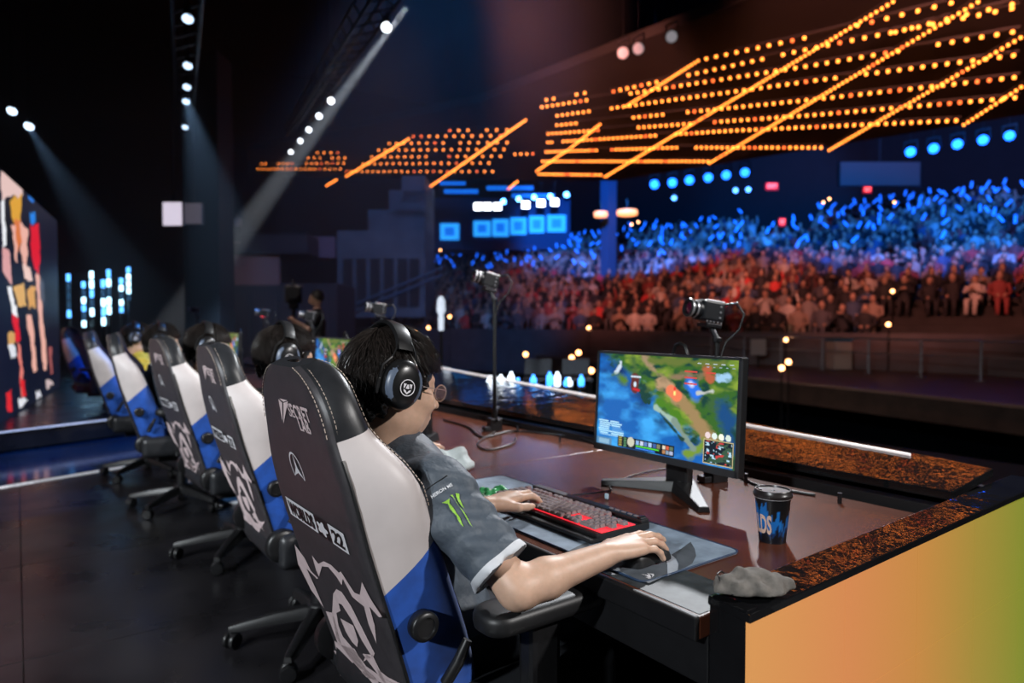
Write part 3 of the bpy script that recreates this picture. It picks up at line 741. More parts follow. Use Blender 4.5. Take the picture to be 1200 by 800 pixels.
# decals laid on the surface of a mesh along the sight lines they are read from
from mathutils.bvhtree import BVHTree
def bvh_of(o, M): 
    me = o.data; return BVHTree.FromPolygons([M @ v.co for v in me.vertices], [tuple(p.vertices) for p in me.polygons])
def decal(name, polys, bvh, origin, material, parent, off=.0025, sub=3):
    bm = bmesh.new()
    for poly in polys:
        try: bm.faces.new([bm.verts.new((x, y, 0)) for x, y in poly])
        except Exception: pass
    bmesh.ops.triangulate(bm, faces=bm.faces)
    for _ in range(sub): bmesh.ops.subdivide_edges(bm, edges=[e for e in bm.edges if e.calc_length() > 2.5], cuts=1)
    bmesh.ops.triangulate(bm, faces=bm.faces)
    bad = []
    for v in bm.verts:
        r = ray(v.co.x, v.co.y).normalized(); h = bvh.ray_cast(EYE, r)
        if h[0] is None: bad.append(v); continue
        nn = h[1] if h[1].dot(r) < 0 else -h[1]; v.co = h[0]+nn*off-origin
    bmesh.ops.delete(bm, geom=bad, context='VERTS')
    me = bpy.data.meshes.new(name); bm.to_mesh(me); bm.free(); me.shade_smooth(); return mesh_obj(name, me, material, parent)
jb = bvh_of(jersey, Matrix.Translation(CH))
claw = [[(518,588.5),(522,587),(526.5,584),(526.5,589),(530,593),(532.6,597),(535,602),(538.7,606.6),(541,612),(543.6,617),(540,614),(537,609.7),(535,605),(531,600.5),(527.4,596),(525,590)],
        [(527,581),(530,580.4),(532,584),(535,589),(538.5,593.5),(542,598),(545,603),(547.5,607.5),(550.5,612.5),(553.6,617.5),(550,613.5),(546.6,608.4),(542.5,601),(538.7,594.4),(535,588),(531,583.5)],
        [(533.5,578.6),(538,579.5),(538,584),(541,590),(544,596),(540,592),(537,588),(534.4,583)]]
decal('claw_emblem', claw, jb, CH, M_green, jersey)
def text_quad(body, a, b, h, bold=.02):           # text laid along a pixel line a->b, height h pixels
    t = text_mb(body, 1, bold); xs = [v[0] for v in t.v]; ys = [v[1] for v in t.v]; w = max(xs)-min(xs); hh = max(ys)-min(ys)
    a = Vector(a); b = Vector(b); d = b-a; n = Vector((d.y, -d.x)).normalized()
    P = [a+d*((v[0]-min(xs))/w)+n*(h*(v[1]-min(ys))/hh) for v in t.v]
    return [[tuple(P[i]) for i in f] for f in t.f]
decal('sleeve_lettering', text_quad('HERON ME', (507,584), (530.5,569), 4.0), jb, CH, M_white_c, jersey, sub=0)
seam = MB()
def seam_px(pts, r=.0013):
    P = []
    for x, y in pts:
        h = jb.ray_cast(EYE, ray(x, y).normalized())
        if h[0] is not None: P.append(h[0]-CH)
    if len(P) > 2: seam.tube(P, r, 5)
seam_px([(492,585),(496,578),(502,572),(510,566),(518,561),(524,557)])
if seam.v: seam.build('shoulder_seam', M_plastic, jersey)
# glasses
M_rim = mat('rose_metal', (.55, .45, .42), .3, metal=.8)
def make_glasses(label, grp):
    g = thing('eyeglasses', label, 'glasses', CH, 0, grp)
    for s in (-1, 1):
        m = MB(); m.tube([hp(s*.033+.024*math.cos(t), .107-.06*(.024*math.cos(t)*s+.02), -.004+.019*math.sin(t)) for t in [2*math.pi*i/20 for i in range(21)]], .0018, 6); rim = m.build('rim', M_rim, g, True)
        l = MB(); l.add([hp(s*.033+.023*math.cos(t), .107-.06*(.023*math.cos(t)*s+.02), -.004+.018*math.sin(t)) for t in [2*math.pi*i/20 for i in range(20)]], [tuple(range(20))])
        l.build('lens', mat('lens_glass', (.9, .74, .80), .05, alpha=.20, spec=.8), rim)
        tm = MB(); tm.tube([hp(s*.058,.103,.002), hp(s*.072,.09,.004), hp(s*.080,.03,.003), hp(s*.081,-.02,-.006), hp(s*.078,-.04,-.02)], .0011, 6); tm.build('temple', M_rim, g, True)
    b = MB(); b.tube([hp(-.010,.113,.002), hp(0,.117,.005), hp(.010,.113,.002)], .0011, 6); b.build('bridge', M_metal, g)
    return g
# headset
M_hs = mat('headset_black', (.012, .012, .013), .3, var=.15, scale=60)
M_slate = mat('headset_slate', (.11, .14, .20), .35, var=.1)
def make_headset(label):
    h = thing('headset', label, 'headphones', CH, 0, 'headsets worn by the players')
    R4 = HR.to_4x4()
    for s in (-1, 1):
        C = Matrix.Translation(Vector(hp(s*.081, -.038, -.001))) @ R4 @ Matrix.Rotation(s*math.pi/2, 4, 'Y') @ Matrix.Diagonal((1.14, 1.14, 1, 1))
        # local: z outwards, x -> (down), y fwd
        def oval(pr, n=32): return [[C @ Vector((rx*math.cos(t), ry*math.sin(t), z)) for t in [2*math.pi*i/n for i in range(n)]] for rx, ry, z in pr]
        m = MB(); m.grid(oval([(.036,.028,.000),(.045,.037,.002),(.047,.039,.010),(.045,.037,.017)]), close_v=True); m.build('ear_cushion', M_softpl, h, True)
        m = MB(); m.grid(oval([(.043,.035,.015),(.0465,.0385,.018),(.0465,.0385,.026),(.043,.035,.034),(.032,.026,.041),(.018,.015,.0435),(.001,.001,.044)]), close_v=True); cup = m.build('ear_cup', M_hs, h, True)
        for sg in (-1, 1):
            q = MB(); rows = []
            for i in range(9):
                t = -1.0+2.0*i/8; rows.append([C @ Vector((xx*.0475*math.sin(t)*1.0, sg*yy*.0385*math.cos(t*.9), zz)) for xx, yy, zz in ((.86,.99,.0275),(.80,.93,.0345),(.68,.78,.0385),(.55,.60,.0412))])
            q.grid(rows); q.build('side_plate', M_slate, cup, True)
        e = MB()
        for i in range(24):
            a, b = 2*math.pi*i/24, 2*math.pi*(i+1)/24; k = len(e.v)
            e.v += [tuple(C @ Vector((rr*math.cos(t)+.004, rr*math.sin(t), .0452))) for rr, t in ((.0155,a),(.0155,b),(.0138,b),(.0138,a))]; e.f.append((k,k+1,k+2,k+3))
        for pl_ in ([(-.007,-.009),(-.007,-.003),(0,-.006),(.002,-.008)], [(-.007,.009),(-.007,.003),(0,.006),(.002,.008)], [(-.006,-.0015),(-.006,.0015),(.002,.004),(.002,-.004)], [(.003,-.008),(.005,-.003),(.009,0),(.005,.003),(.003,.008),(.007,.007),(.012,0),(.007,-.007)]):
            k = len(e.v); e.v += [tuple(C @ Vector((x+.004, y, .0452))) for x, y in pl_]; e.f.append(tuple(range(k, k+len(pl_))))
        e.build('cup_emblem', M_printw, cup)
        b = MB(); b.tube([C @ Vector((-.0475,-.026,.012)), C @ Vector((-.03,-.043,.014)), C @ Vector((-.005,-.0445,.014)), C @ Vector((.012,-.0445,.013))], .0026, 6)
        b.tube([C @ Vector((-.0475,.026,.012)), C @ Vector((-.03,.043,.014)), C @ Vector((-.005,.0445,.014)), C @ Vector((.012,.0445,.013))], .0026, 6)
        b.tube([C @ Vector((-.0475,.026,.012)), C @ Vector((-.062,.021,.012)), C @ Vector((-.082,.014,.002))], .0015, 6); b.tube([C @ Vector((-.0475,-.026,.012)), C @ Vector((-.062,-.021,.012)), C @ Vector((-.082,-.014,.002))], .0015, 6)
        b.build('yoke', M_hs, h, True)
        for sg in (-1, 1):
            cl = MB(); cl.beam(C @ Vector((-.006, sg*.0455, .014)), C @ Vector((.022, sg*.0455, .013)), .006, .006)
            cl.build('yoke_clip', M_plastic, h, False, .001)
    band = MB(); rows = []
    for i in range(33):
        a = math.radians(-14)+math.radians(208)*i/32; rows.append([hp((.093+o)*math.cos(a), -.038+w, .026+(.098+o)*math.sin(a)) for w, o in ((-.020,.004),(-.017,.011),(0,.013),(.017,.011),(.020,.004),(.014,0),(-.014,0))])
    band.grid(rows[6:-6], close_v=True); band.build('headband', M_hs, h, True)
    return h
headset0 = make_headset('black headset with a white badge, worn by the grey-jersey player')
glasses0 = make_glasses('thin metal-rimmed round glasses on the grey-jersey player', None)
# the rest of the team
team = [player]
INFO = [(1, -.0, 'player in a navy jersey with yellow trim, second from the orange panel', M_jersey_navy, M_yellow_c, (0,.155,-.02)),
        (2, 0, 'player in dark jersey third along the desk, head bent to the screen', M_jersey_navy, M_jersey_navy, (0,.14,.012)),
        (3, 0, 'player in a pale grey jersey fourth along the desk', M_jersey, M_white_c, (0,.11,.02)),
        (4, 0, 'player in yellow at the far end of the team desk', M_yellow_c, M_white_c, (0,.12,.01))]
for k, _, lab, jm, tm, off in INFO:
    p = copy_tree(player); p.location = (ROWX[k], .85+off[1], 0); p['label'] = lab
    for ch in list(p.children):
        nm = ch.name.split('.')[0]
        if nm == 'jersey':
            ch.data = ch.data.copy() if False else ch.data
            ch.material_slots[0].link = 'OBJECT'; ch.material_slots[0].material = jm
            for g in list(ch.children): bpy.data.objects.remove(g)
        elif nm == 'sleeve_trim': ch.material_slots[0].link = 'OBJECT'; ch.material_slots[0].material = tm
    team.append(p)
    h = copy_tree(headset0); h.location = p.location; h['label'] = ['', 'headset on the player in navy with yellow trim', 'headset on the third player along the desk', 'headset on the pale grey player fourth along the desk', 'headset on the player in yellow'][k]
# ------------------------------------------------------------------ desks, ledge and end panel
M_desk = mat('desk_laminate', (.100, .030, .016), .26, var=.12, scale=6, spec=.3)
M_desk_edge = mat('desk_edge_black', (.006, .006, .007), .45, var=.2)
M_gloss = mat('gloss_black_cap', (.008, .008, .009), .045, var=.2, scale=8, bump=.7, bscale=13)
DZ = .74
SEAMX = [-.757, -1.995, -3.22, -4.45, -5.67, -6.90]
DLAB = ['dark brown desk section in front of the grey-jersey player, ending at the orange panel', 'desk section in front of the navy-and-yellow player',
        'desk section in front of the third player along the row', 'desk section in front of the fourth player along the row', 'last desk section of the team row, by the walkway']
for k in range(5):
    x1, x0 = SEAMX[k]-.001, SEAMX[k+1]+.001; xc, w = (x0+x1)/2, x1-x0
    d = thing('desk', DLAB[k], 'desk', (xc, 1.45, 0), 0, 'desk sections of the team row')
    MB().box((0, .01, DZ-.02), (w, 1.0, .04)).build('desktop', M_desk, d, False, .003)
    MB().box((0, -.494, DZ-.02), (w, .012, .045)).build('front_edge', M_desk_edge, d, False, .004)
    MB().box((0, -.455, DZ-.085), (w, .02, .10)).build('front_apron', M_desk_edge, d, False, .003)
    MB().box((0, .40, .36), (w, .02, .64)).build('modesty_panel', M_desk_edge, d, False, .003)
    for sg in (-1, 1): MB().box((sg*(w/2-.03), .1, .349), (.03, .70, .698)).build('leg_panel', M_desk_edge, d, False, .003)
    if k == 0:   # light sheen painted as a pale strip along the front edge beside the mat
        m = MB(); m.box((.46, -.405, DZ+.0006), (.30, .15, .001)); m.build('sheen_strip', mat('painted_desk_sheen', (.04, .046, .05), .5, var=.4, scale=40), d)
    MB().cyl((w*.3, .44, DZ), (w*.3, .44, DZ+.03), .006).build('socket_post', M_metal, d)
    MB().cyl((w*.05, .44, DZ), (w*.05, .44, DZ+.03), .006).build('socket_post', M_metal, d)
led = thing('ledge_wall', 'long black ledge with a glossy top along the back of the desks', 'ledge', (0, 0, 0))
XL = -8.6
MB().box(((XL-.77)/2, 2.02, .36), (abs(XL)-.77, .05, .80)).build('riser', M_desk_edge, led)
MB().box(((XL-.77)/2, 1.985, .70), (abs(XL)-.77, .05, .05)).build('cable_trough', M_plastic, led)
cap = MB(); pp_ = [(-.77, 2.03), (-.77, 2.31), (-1.07, 2.36), (-4.84, 2.86), (XL, 3.36), (XL, 2.03)][::-1]; cap.prism(pp_, .775, .80); cap.v = [(x, y, z+(y-2.03)*.10) for x, y, z in cap.v]; cap.build('top_cap', M_gloss, led, False, .003)
ls = MB(); ls.tube([(-1.0, 2.31, .832), (-1.6, 2.38, .839), (-4.84, 2.80, .881), (XL, 3.29, .930)], .0045, 8); ls.build('light_strip', mat('ledge_light', (.9, .85, .85), .4, emit=.6, ecol=(1, .88, .86)), led)
fr = MB(); fr.prism([(-.77, 2.27), (-1.07, 2.32), (-4.84, 2.82), (XL, 3.31), (XL, 3.35), (-4.84, 2.85), (-1.07, 2.35), (-.77, 2.30)], 0, .775); fr.build('front_skin', M_desk_edge, led)
# end panel with LED modules
end = thing('led_end_panel', 'low end wall of glowing orange to green LED panels with a glossy black cap', 'led panel', (-.7185, 1.7, 0))
MB().box((.0, -.01, .385), (.07, 1.36, .765)).build('core', M_desk_edge, end)
MB().box((.0, -.700, .386), (.077, .028, .772)).build('end_post', M_gloss, end, False, .002)
MB().box((.002, .0, .775), (.086, 1.43, .016), rot=(.018, .06, 0)).build('top_cap', M_gloss, end, False, .002)
def led_mat():
    m = bpy.data.materials.new('led_gradient'); m.use_nodes = True; nt = m.node_tree; b = nt.nodes['Principled BSDF']
    b.inputs['Base Color'].default_value = (.02, .02, .02, 1); b.inputs['Roughness'].default_value = .5
    tc = nd(nt, 'ShaderNodeTexCoord'); ge = nd(nt, 'ShaderNodeNewGeometry'); sp = nd(nt, 'ShaderNodeSeparateXYZ'); nt.links.new(ge.outputs['Position'], sp.inputs[0])
    mr = nd(nt, 'ShaderNodeMapRange'); mr.inputs['From Min'].default_value = .98; mr.inputs['From Max'].default_value = 2.3; nt.links.new(sp.outputs['Y'], mr.inputs['Value'])
    cr = nd(nt, 'ShaderNodeValToRGB'); e = cr.color_ramp.elements; e[0].position = 0; e[0].color = (*lin((226, 156, 84)), 1); e[1].position = 1; e[1].color = (*lin((128, 142, 30)), 1)
    for p, c in ((.25, (222, 140, 78)), (.48, (205, 140, 62)), (.72, (168, 142, 48))):
        x = e.new(p); x.color = (*lin(c), 1)
    nt.links.new(mr.outputs['Result'], cr.inputs['Fac'])
    w = nd(nt, 'ShaderNodeTexVoronoi'); w.inputs['Scale'].default_value = 420; w.inputs['Randomness'].default_value = 0; nt.links.new(tc.outputs['Object'], w.inputs['Vector'])
    m2 = nd(nt, 'ShaderNodeMapRange'); m2.inputs['From Max'].default_value = .6; m2.inputs['To Min'].default_value = 1.12; m2.inputs['To Max'].default_value = .75
    nt.links.new(w.outputs['Distance'], m2.inputs['Value']); nt.links.new(cr.outputs['Color'], b.inputs['Emission Color']); nt.links.new(m2.outputs['Result'], b.inputs['Emission Strength'])
    return m
LEDM = led_mat()
for j in range(5):
    for i in range(3):
        y0 = .985+.31*j-1.7; y1 = min(y0+.31, .71)
        if y1-y0 < .02: continue
        MB().box((.0395, (y0+y1)/2, .643-.25*i), (.007, y1-y0-.0012, .2488)).build('led_module', LEDM, end)
# ------------------------------------------------------------------ monitor
def game_picture(U, V):
    n1, n2, n3 = fbm(U, V, 6, 1), fbm(U, V, 14, 2), fbm(U, V, 5, 3)
    lerp = lambda a, b, t: a+(b-a)*np.clip(t, 0, 1)[..., None]
    C = np.zeros(U.shape+(3,)); c = lambda r, g, b: np.array(lin((r, g, b)))
    C[:] = c(18, 92, 170); C = lerp(C, np.broadcast_to(c(60, 160, 230), C.shape), (n1-.45)*3); C = lerp(C, np.broadcast_to(c(10, 45, 95), C.shape), (n3-.52)*4)
    bd = V-(1.0-1.08*U)+(n2-.5)*.25                        # right of the river bank
    C = lerp(C, np.broadcast_to(c(52, 96, 36), C.shape), bd*9); C = lerp(C, np.broadcast_to(c(20, 60, 52), C.shape), np.where(bd > 0, (n2-.5)*5, 0))
    C = lerp(C, np.broadcast_to(c(126, 150, 52), C.shape), np.where(bd > 0, (n1-.55)*6, 0))
    def stroke(a, b, w, col, soft=.03, jit=.08):
        nonlocal C
        ax, ay = a; bx, by = b; dx, dy = bx-ax, (by-ay); t = np.clip(((U-ax)*dx+(V-ay)*dy)/(dx*dx+dy*dy), 0, 1)
        d = np.hypot((U-ax-t*dx), (V-ay-t*dy)*.6)+(n2-.5)*jit; C = lerp(C, np.broadcast_to(c(*col), C.shape), (w-d)/soft)
    stroke((.36, .98), (.50, .76), .04, (150, 128, 100)); stroke((.5, .76), (.62, .6), .06, (170, 140, 108)); stroke((.62, .6), (.86, .22), .055, (150, 124, 84))
    stroke((.5, .78), (.8, .86), .03, (130, 110, 84)); stroke((.42, .95), (.9, .97), .03, (96, 110, 50)); stroke((.50, .52), (.66, .40), .05, (70, 120, 30)); stroke((.80, .18), (.70, .06), .03, (110, 140, 50))
    stroke((.47, .47), (.60, .36), .022, (150, 176, 160), .012, .03); stroke((.60, .36), (.73, .14), .024, (120, 140, 128), .012, .03); stroke((.50, .42), (.66, .2), .012, (30, 60, 50), .01, .03)
    stroke((.18, .9), (.14, .8), .015, (190, 205, 220), .01, .05); stroke((.12, .76), (.22, .72), .025, (80, 120, 40)); stroke((.28, .95), (.30, .8), .03, (70, 100, 50)); stroke((.36, .7), (.38, .62), .02, (110, 150, 50))
    stroke((.30, .76), (.30, .64), .034, (92, 40, 34), .01, .02); stroke((.27, .77), (.34, .77), .008, (200, 215, 230), .006, .0); stroke((.30, .70), (.30, .68), .014, (200, 220, 235), .008, .0); stroke((.29, .64), (.33, .63), .012, (190, 30, 40), .008, .0)
    stroke((.70, .74), (.74, .66), .055, (40, 110, 220), .03, .05); stroke((.70, .75), (.71, .74), .024, (245, 250, 255), .03, .0); stroke((.75, .66), (.84, .70), .016, (180, 185, 180), .01, .03)
    stroke((.82, .6), (.90, .52), .045, (56, 92, 52), .03, .1); stroke((.92, .55), (.98, .2), .06, (22, 70, 120), .04, .1); stroke((.88, .82), (.93, .84), .02, (150, 190, 220), .015, .06)
    stroke((.80, .88), (.82, .82), .035, (170, 90, 60), .02, .06); stroke((.57, .66), (.61, .62), .042, (226, 120, 84), .01, .0); stroke((.595, .65), (.595, .63), .010, (250, 225, 130), .006, .0); stroke((.595, .69), (.595, .68), .010, (220, 60, 50), .005, .0)
    def box(u0, u1, v0, v1, col):
        m = (U > u0) & (U < u1) & (V > v0) & (V < v1); C[m] = c(*col)
    rnd = np.random.default_rng(4)
    for i in range(8):                                     # message lines
        for j in range(2): u0 = .01+.10*j+rnd.random()*.02; box(u0, u0+.06+rnd.random()*.05, .10+.022*i, .112+.022*i, (170, 215, 235) if rnd.random() > .3 else (90, 150, 210))
    box(.0, .13, .0, .075, (80, 130, 170)); box(.02, .11, .01, .06, (130, 170, 195))
    box(.18, .61, .008, .115, (14, 24, 26))
    for i in range(4):
        for j in range(2): box(.188+.04*j, .212+.04*j, .018+.025*i, .036+.025*i, (150, 140, 70) if j == 0 else (80, 130, 90))
    for i in range(6): box(.325+.032*i, .35+.032*i, .062, .104, [(130, 170, 220), (190, 200, 225), (90, 120, 180), (160, 190, 230), (60, 90, 150), (120, 120, 90)][i])
    box(.325, .50, .036, .052, (80, 200, 60)); box(.325, .47, .018, .030, (50, 120, 220))
    for i in range(3):
        for j in range(2): box(.525+.026*i, .546+.026*i, .022+.045*j, .058+.045*j, [(170, 120, 80), (210, 200, 180), (130, 150, 170), (200, 90, 60), (160, 170, 200), (90, 110, 90)][i*2+j])
    m = np.hypot(U-.285, (V-.075)*.56) < .028; C[m] = c(190, 190, 170)
    box(.80, .985, .015, .245, (196, 180, 130)); box(.806, .979, .022, .238, (16, 30, 40)); mm = (U > .812) & (U < .974) & (V > .03) & (V < .23)
    C[mm & (n2 > .52)] = c(50, 80, 60); C[mm & (fbm(U, V, 40, 8) > .62)] = c(170, 205, 225); C[mm & (fbm(U, V, 34, 9) > .68)] = c(190, 60, 60)
    for i in range(4): m = np.hypot(U-(.825+.042*i), (V-.28)*.56) < .017; C[m] = [c(220, 200, 200), c(210, 225, 220), c(230, 235, 215), c(200, 215, 205)][i]
    for i in range(5): box(.74+.05*i, .765+.05*i, .945, .958, (190, 205, 215)); box(.80+.04*i, .815+.04*i, .915, .925, (150, 170, 190))
    for i in range(3): box(.66, .74, .86-.06*i, .872-.06*i, (200, 70, 60)); box(.80, .86, .86, .872, (200, 70, 60))
    return C
SCREEN = vcol_mat('screen_picture', emit=1.25, rough=.25)
def make_monitor(label, x, y, rz=0, nx=240, ny=135, grp='monitors on the team desks'):
    t = thing('monitor', label, 'monitor', (x, y, DZ), rz, grp); W, H = .552, .322; zc = .262; tl = Matrix.Translation((0, 0, zc)) @ Matrix.Rotation(math.radians(-3), 4, 'X')
    b = MB(); b.box((0, .014, 0), (W, .028, H), tl); b.box((0, .04, -.01), (W*.6, .03, H*.6), tl); b.build('housing', M_plastic, t, False, .004)
    f = MB()
    for c, s in (((0, -.002, H/2-.004), (W, .008, .008)), ((0, -.002, -H/2+.010), (W, .008, .020)), ((-W/2+.004, -.002, 0), (.008, .008, H)), ((W/2-.004, -.002, 0), (.008, .008, H))): f.box(c, s, tl)
    f.build('bezel', mat('monitor_bezel', (.03, .032, .036), .35), t)
    M = tl @ Matrix.Translation((0, -.0012, .006)) @ Matrix.Rotation(math.pi/2, 4, 'X')
    paint_grid('screen', game_picture, W-.016, H-.028, nx, ny, M, material=SCREEN, parent=t)
    p = MB(); p.box((0, .085, .15), (.085, .03, .26)); p.box((0, .06, .25), (.07, .05, .07)); p.build('stand_post', M_plastic, t, False, .008)
    h = MB(); h.tube([(-.028, .085, .275), (-.028, .085, .42), (-.018, .085, .445), (0, .085, .452), (.018, .085, .445), (.028, .085, .42), (.028, .085, .275)], .006, 8); h.build('carry_handle', M_plastic, t, True)
    for sg in (-1, 1):
        l = MB(); P = []
        for q, w, z in ((0, .09, .035), (.5, .06, .026), (1, .034, .016)):
            c = Vector((sg*.20*q, .10-.15*q, 0)); pr = Vector((.15, sg*.20, 0)).normalized()*w/2; P.append([c+pr, c+pr*.8+Vector((0,0,z)), c-pr*.8+Vector((0,0,z)), c-pr])
        l.grid(P, close_v=True); l.f.append((8,9,10,11)); l.f.append((3,2,1,0)); l.build('stand_leg', mat('stand_gunmetal', (.010, .010, .011), .45, metal=.1), t, False, .003)
    return t
mon0 = make_monitor('monitor showing a colourful battle-arena game in front of the grey-jersey player', -1.372, 1.55)
for k, (x, y, rz, lab) in enumerate([(-2.63, 1.36, math.radians(-12), 'monitor of the navy-and-yellow player, seen almost edge-on'), (-3.86, 1.5, 0, 'monitor glowing blue in front of the third player'),
                      (-5.06, 1.5, 0, 'monitor in front of the fourth player along the desk'), (-6.22, 1.5, 0, 'monitor glowing blue at the far end of the team desk')]):
    m = copy_tree(mon0); m.location = (x, y, DZ); m.rotation_euler.z = rz; m['label'] = lab
# ------------------------------------------------------------------ mouse mat, keyboard, mouse
M_mat = mat('mat_cloth', (.26, .33, .42), .75, var=.35, scale=14, bump=.1, bscale=900)
M_mat_dark = mat('mat_dark_print', (.085, .098, .115), .75, var=.25, scale=20)
M_mat_pale = mat('mat_pale_print', (.42, .46, .52), .75, var=.15, scale=20)
def make_mat(label, x):
    t = thing('mouse_mat', label, 'mouse mat', (x, 1.15, DZ), 0, 'extended mouse mats')
    m = MB(); m.rrect((0, 0), (.93, .315), .02, 0, .004, 5); m.build('cloth', M_mat, t)
    e = MB(); pts = []
    for cx, cy, a0 in ((.445, .1375, 0), (-.445, .1375, 90), (-.445, -.1375, 180), (.445, -.1375, 270)):
        for k in range(6): a = math.radians(a0+90*k/5); pts.append((cx+.02*math.cos(a), cy+.02*math.sin(a), .0035))
    e.tube(pts+[pts[0]], .0022, 6); e.build('stitched_edge', mat('mat_edge', (.02, .05, .11), .6), t)
    return t
mat0 = make_mat('large slate-blue mouse mat under the grey-jersey player\'s keyboard', -1.385)
mo = mat0.location
def mat_art(name, polys, m_, off):
    m = MB()
    for p in polys:
        k = len(m.v); m.v += [tuple(px(600+x/4.286, 540+y/4.286, DZ+.0045+off)-mo) for x, y in p]; m.f.append(tuple(range(k, k+len(p))))
    me = m.mesh(name); bm = bmesh.new(); bm.from_mesh(me); bmesh.ops.triangulate(bm, faces=bm.faces); bmesh.ops.recalc_face_normals(bm, faces=bm.faces); bm.to_mesh(me); bm.free(); mesh_obj(name, me, m_, mat0)
mat_art('dark_triangle_print', [[(275,455),(378,405),(402,452),(330,485)], [(418,425),(480,400),(510,420),(440,445)], [(800,470),(850,440),(897,405),(918,440),(925,475),(905,515),(870,535),(835,548),(838,515),(825,490)],
                         [(500,548),(560,560),(640,600),(690,612),(780,572),(778,520),(760,455),(700,465),(600,500)]], M_mat_dark, .0)
mat_art('pale_sail_print', [[(752,450),(790,462),(822,490),(836,520),(832,548),(782,575),(780,520),(770,480)]], M_mat_pale, .0003)
mat_art('sail_logo', [[(648,568),(672,574),(688,586),(700,585),(690,566),(676,562),(690,572)], [(690,564),(705,574),(703,584),(714,575),(712,566)], [(655,572),(680,588),(700,590),(684,590)]], M_printw, .0006)
mat1 = copy_tree(mat0); mat1.location.x = -2.61; mat1['label'] = 'large mouse mat on the desk of the navy-and-yellow player'
M_key = mat('keycap', (.25, .20, .20), .4, var=.1, scale=80)
M_redglow = mat('key_backlight', (.8, .05, .06), .5, emit=.95, ecol=(1, .03, .05))
U1 = .0190
_kc = {}
def keymesh(w):
    if w not in _kc:
        m = MB(); a, b = w*U1/2-.0007, U1/2-.0007; c, d = a-.0022, b-.0022
        m.add([(-a,-b,0),(a,-b,0),(a,b,0),(-a,b,0),(-c,-d+.0005,.0085),(c,-d+.0005,.0085),(c,d+.001,.0095),(-c,d+.001,.0095)], [(0,3,2,1),(4,5,6,7),(0,1,5,4),(1,2,6,5),(2,3,7,6),(3,0,4,7)])
        me = m.mesh('keycap', bevel=.0012, segs=1); me.materials.append(M_key); _kc[w] = me
    return _kc[w]
def make_keyboard(label, x, y, rz):
    t = thing('keyboard', label, 'keyboard', (x, y, DZ+.0065), rz, 'keyboards on the team desks')
    b = MB(); b.rrect((0, .004), (.440, .178), .006, 0, .018, 3); b.build('case', M_plastic, t, False, .003)
    w = MB(); w.rrect((0, -.091), (.440, .03), .006, 0, .010, 3); w.build('front_lip', M_plastic, t, False, .003)
    pl = MB(); pl.box((0, -.012, .0185), (.432, .112, .002)); pl.build('backlight_plate', M_redglow, t)
    tp = MB(); tp.box((0, .077, .022), (.436, .026, .010)); tp.build('top_bar', M_softpl, t, False, .003)
    for i in range(5): q = MB(); q.rrect((.10+.022*i, .077), (.014, .007), .002, .027, .029, 2); q.build('media_button', M_key, t)
    q = MB(); q.cyl((.205, .068, .024), (.205, .088, .024), .0075); q.build('volume_roller', M_metal, t, True)
    y0 = .037; x0 = -.216
    rows = [[(0,1)]+[(2+i, 1) for i in range(4)]+[(6.5+i, 1) for i in range(4)]+[(11+i, 1) for i in range(4)]+[(15.25+i, 1) for i in range(3)],
            [(i, 1) for i in range(13)]+[(13, 2)]+[(15.25+i, 1) for i in range(3)]+[(18.5+i, 1) for i in range(4)],
            [(0, 1.5)]+[(1.5+i, 1) for i in range(12)]+[(13.5, 1.5)]+[(15.25+i, 1) for i in range(3)]+[(18.5+i, 1) for i in range(3)],
            [(0, 1.75)]+[(1.75+i, 1) for i in range(11)]+[(12.75, 2.25)]+[(18.5+i, 1) for i in range(4)],
            [(0, 2.25)]+[(2.25+i, 1) for i in range(10)]+[(12.25, 2.75)]+[(16.25, 1)]+[(18.5+i, 1) for i in range(3)],
            [(0, 1.25), (1.25, 1.25), (2.5, 1.25), (3.75, 6.25), (10, 1.25), (11.25, 1.25), (12.5, 1.25), (13.75, 1.25), (15.25, 1), (16.25, 1), (17.25, 1), (18.5, 2), (20.5, 1)]]
    sc = .432/(22.5*U1)
    for r, row in enumerate(rows):
        yy = y0-(r*U1+(.004 if r else -.002))*1.0
        for xx, ww in row:
            k = bpy.data.objects.new('keycap', keymesh(ww)); k.location = (x0+(xx+ww/2)*U1*sc, yy, .0215); k.scale = (sc, .98, 1); link(k, t)
    return t
kb0 = make_keyboard('black mechanical keyboard glowing red under the keys, beside the grey-jersey player\'s hand', -1.365, 1.165, 0)
kb1 = copy_tree(kb0); kb1.location.x = -2.62; kb1['label'] = 'keyboard on the desk of the navy-and-yellow player'
def make_mouse(label, x, y, rz):
    t = thing('mouse', label, 'computer mouse', (x, y, DZ+.0062), rz, 'gaming mice')
    m = MB(); P = []
    for q in np.linspace(-1, 1, 13):
        h = .038*math.sqrt(max(0, 1-(q*.93+.1)**2*.92))+.001; w = (.031+.002*q*q-.004*math.cos(q*2))*math.sqrt(max(.03, 1-abs(q)**6)); P.append([(w*math.cos(a)*(1 if math.sin(a) < .6 else .98), q*.061, max(0, h*math.sin(a)**.75)) for a in [math.pi*i/10 for i in range(11)]])
    m.grid(P); m.f.append(tuple(range(11))); m.f.append(tuple(range(12*11, 13*11))[::-1]); m.build('shell', M_softpl, t, True)
    wl = MB(); wl.cyl((-.004, .034, .026), (.004, .034, .026), .011); wl.build('scroll_wheel', M_redglow, t, True)
    s = MB(); s.box((0, .043, .0285), (.0012, .036, .012)); s.build('button_split', M_plastic, t)
    return t
mouse0 = make_mouse('black mouse under the grey-jersey player\'s right hand', -1.0, 1.085, .0)
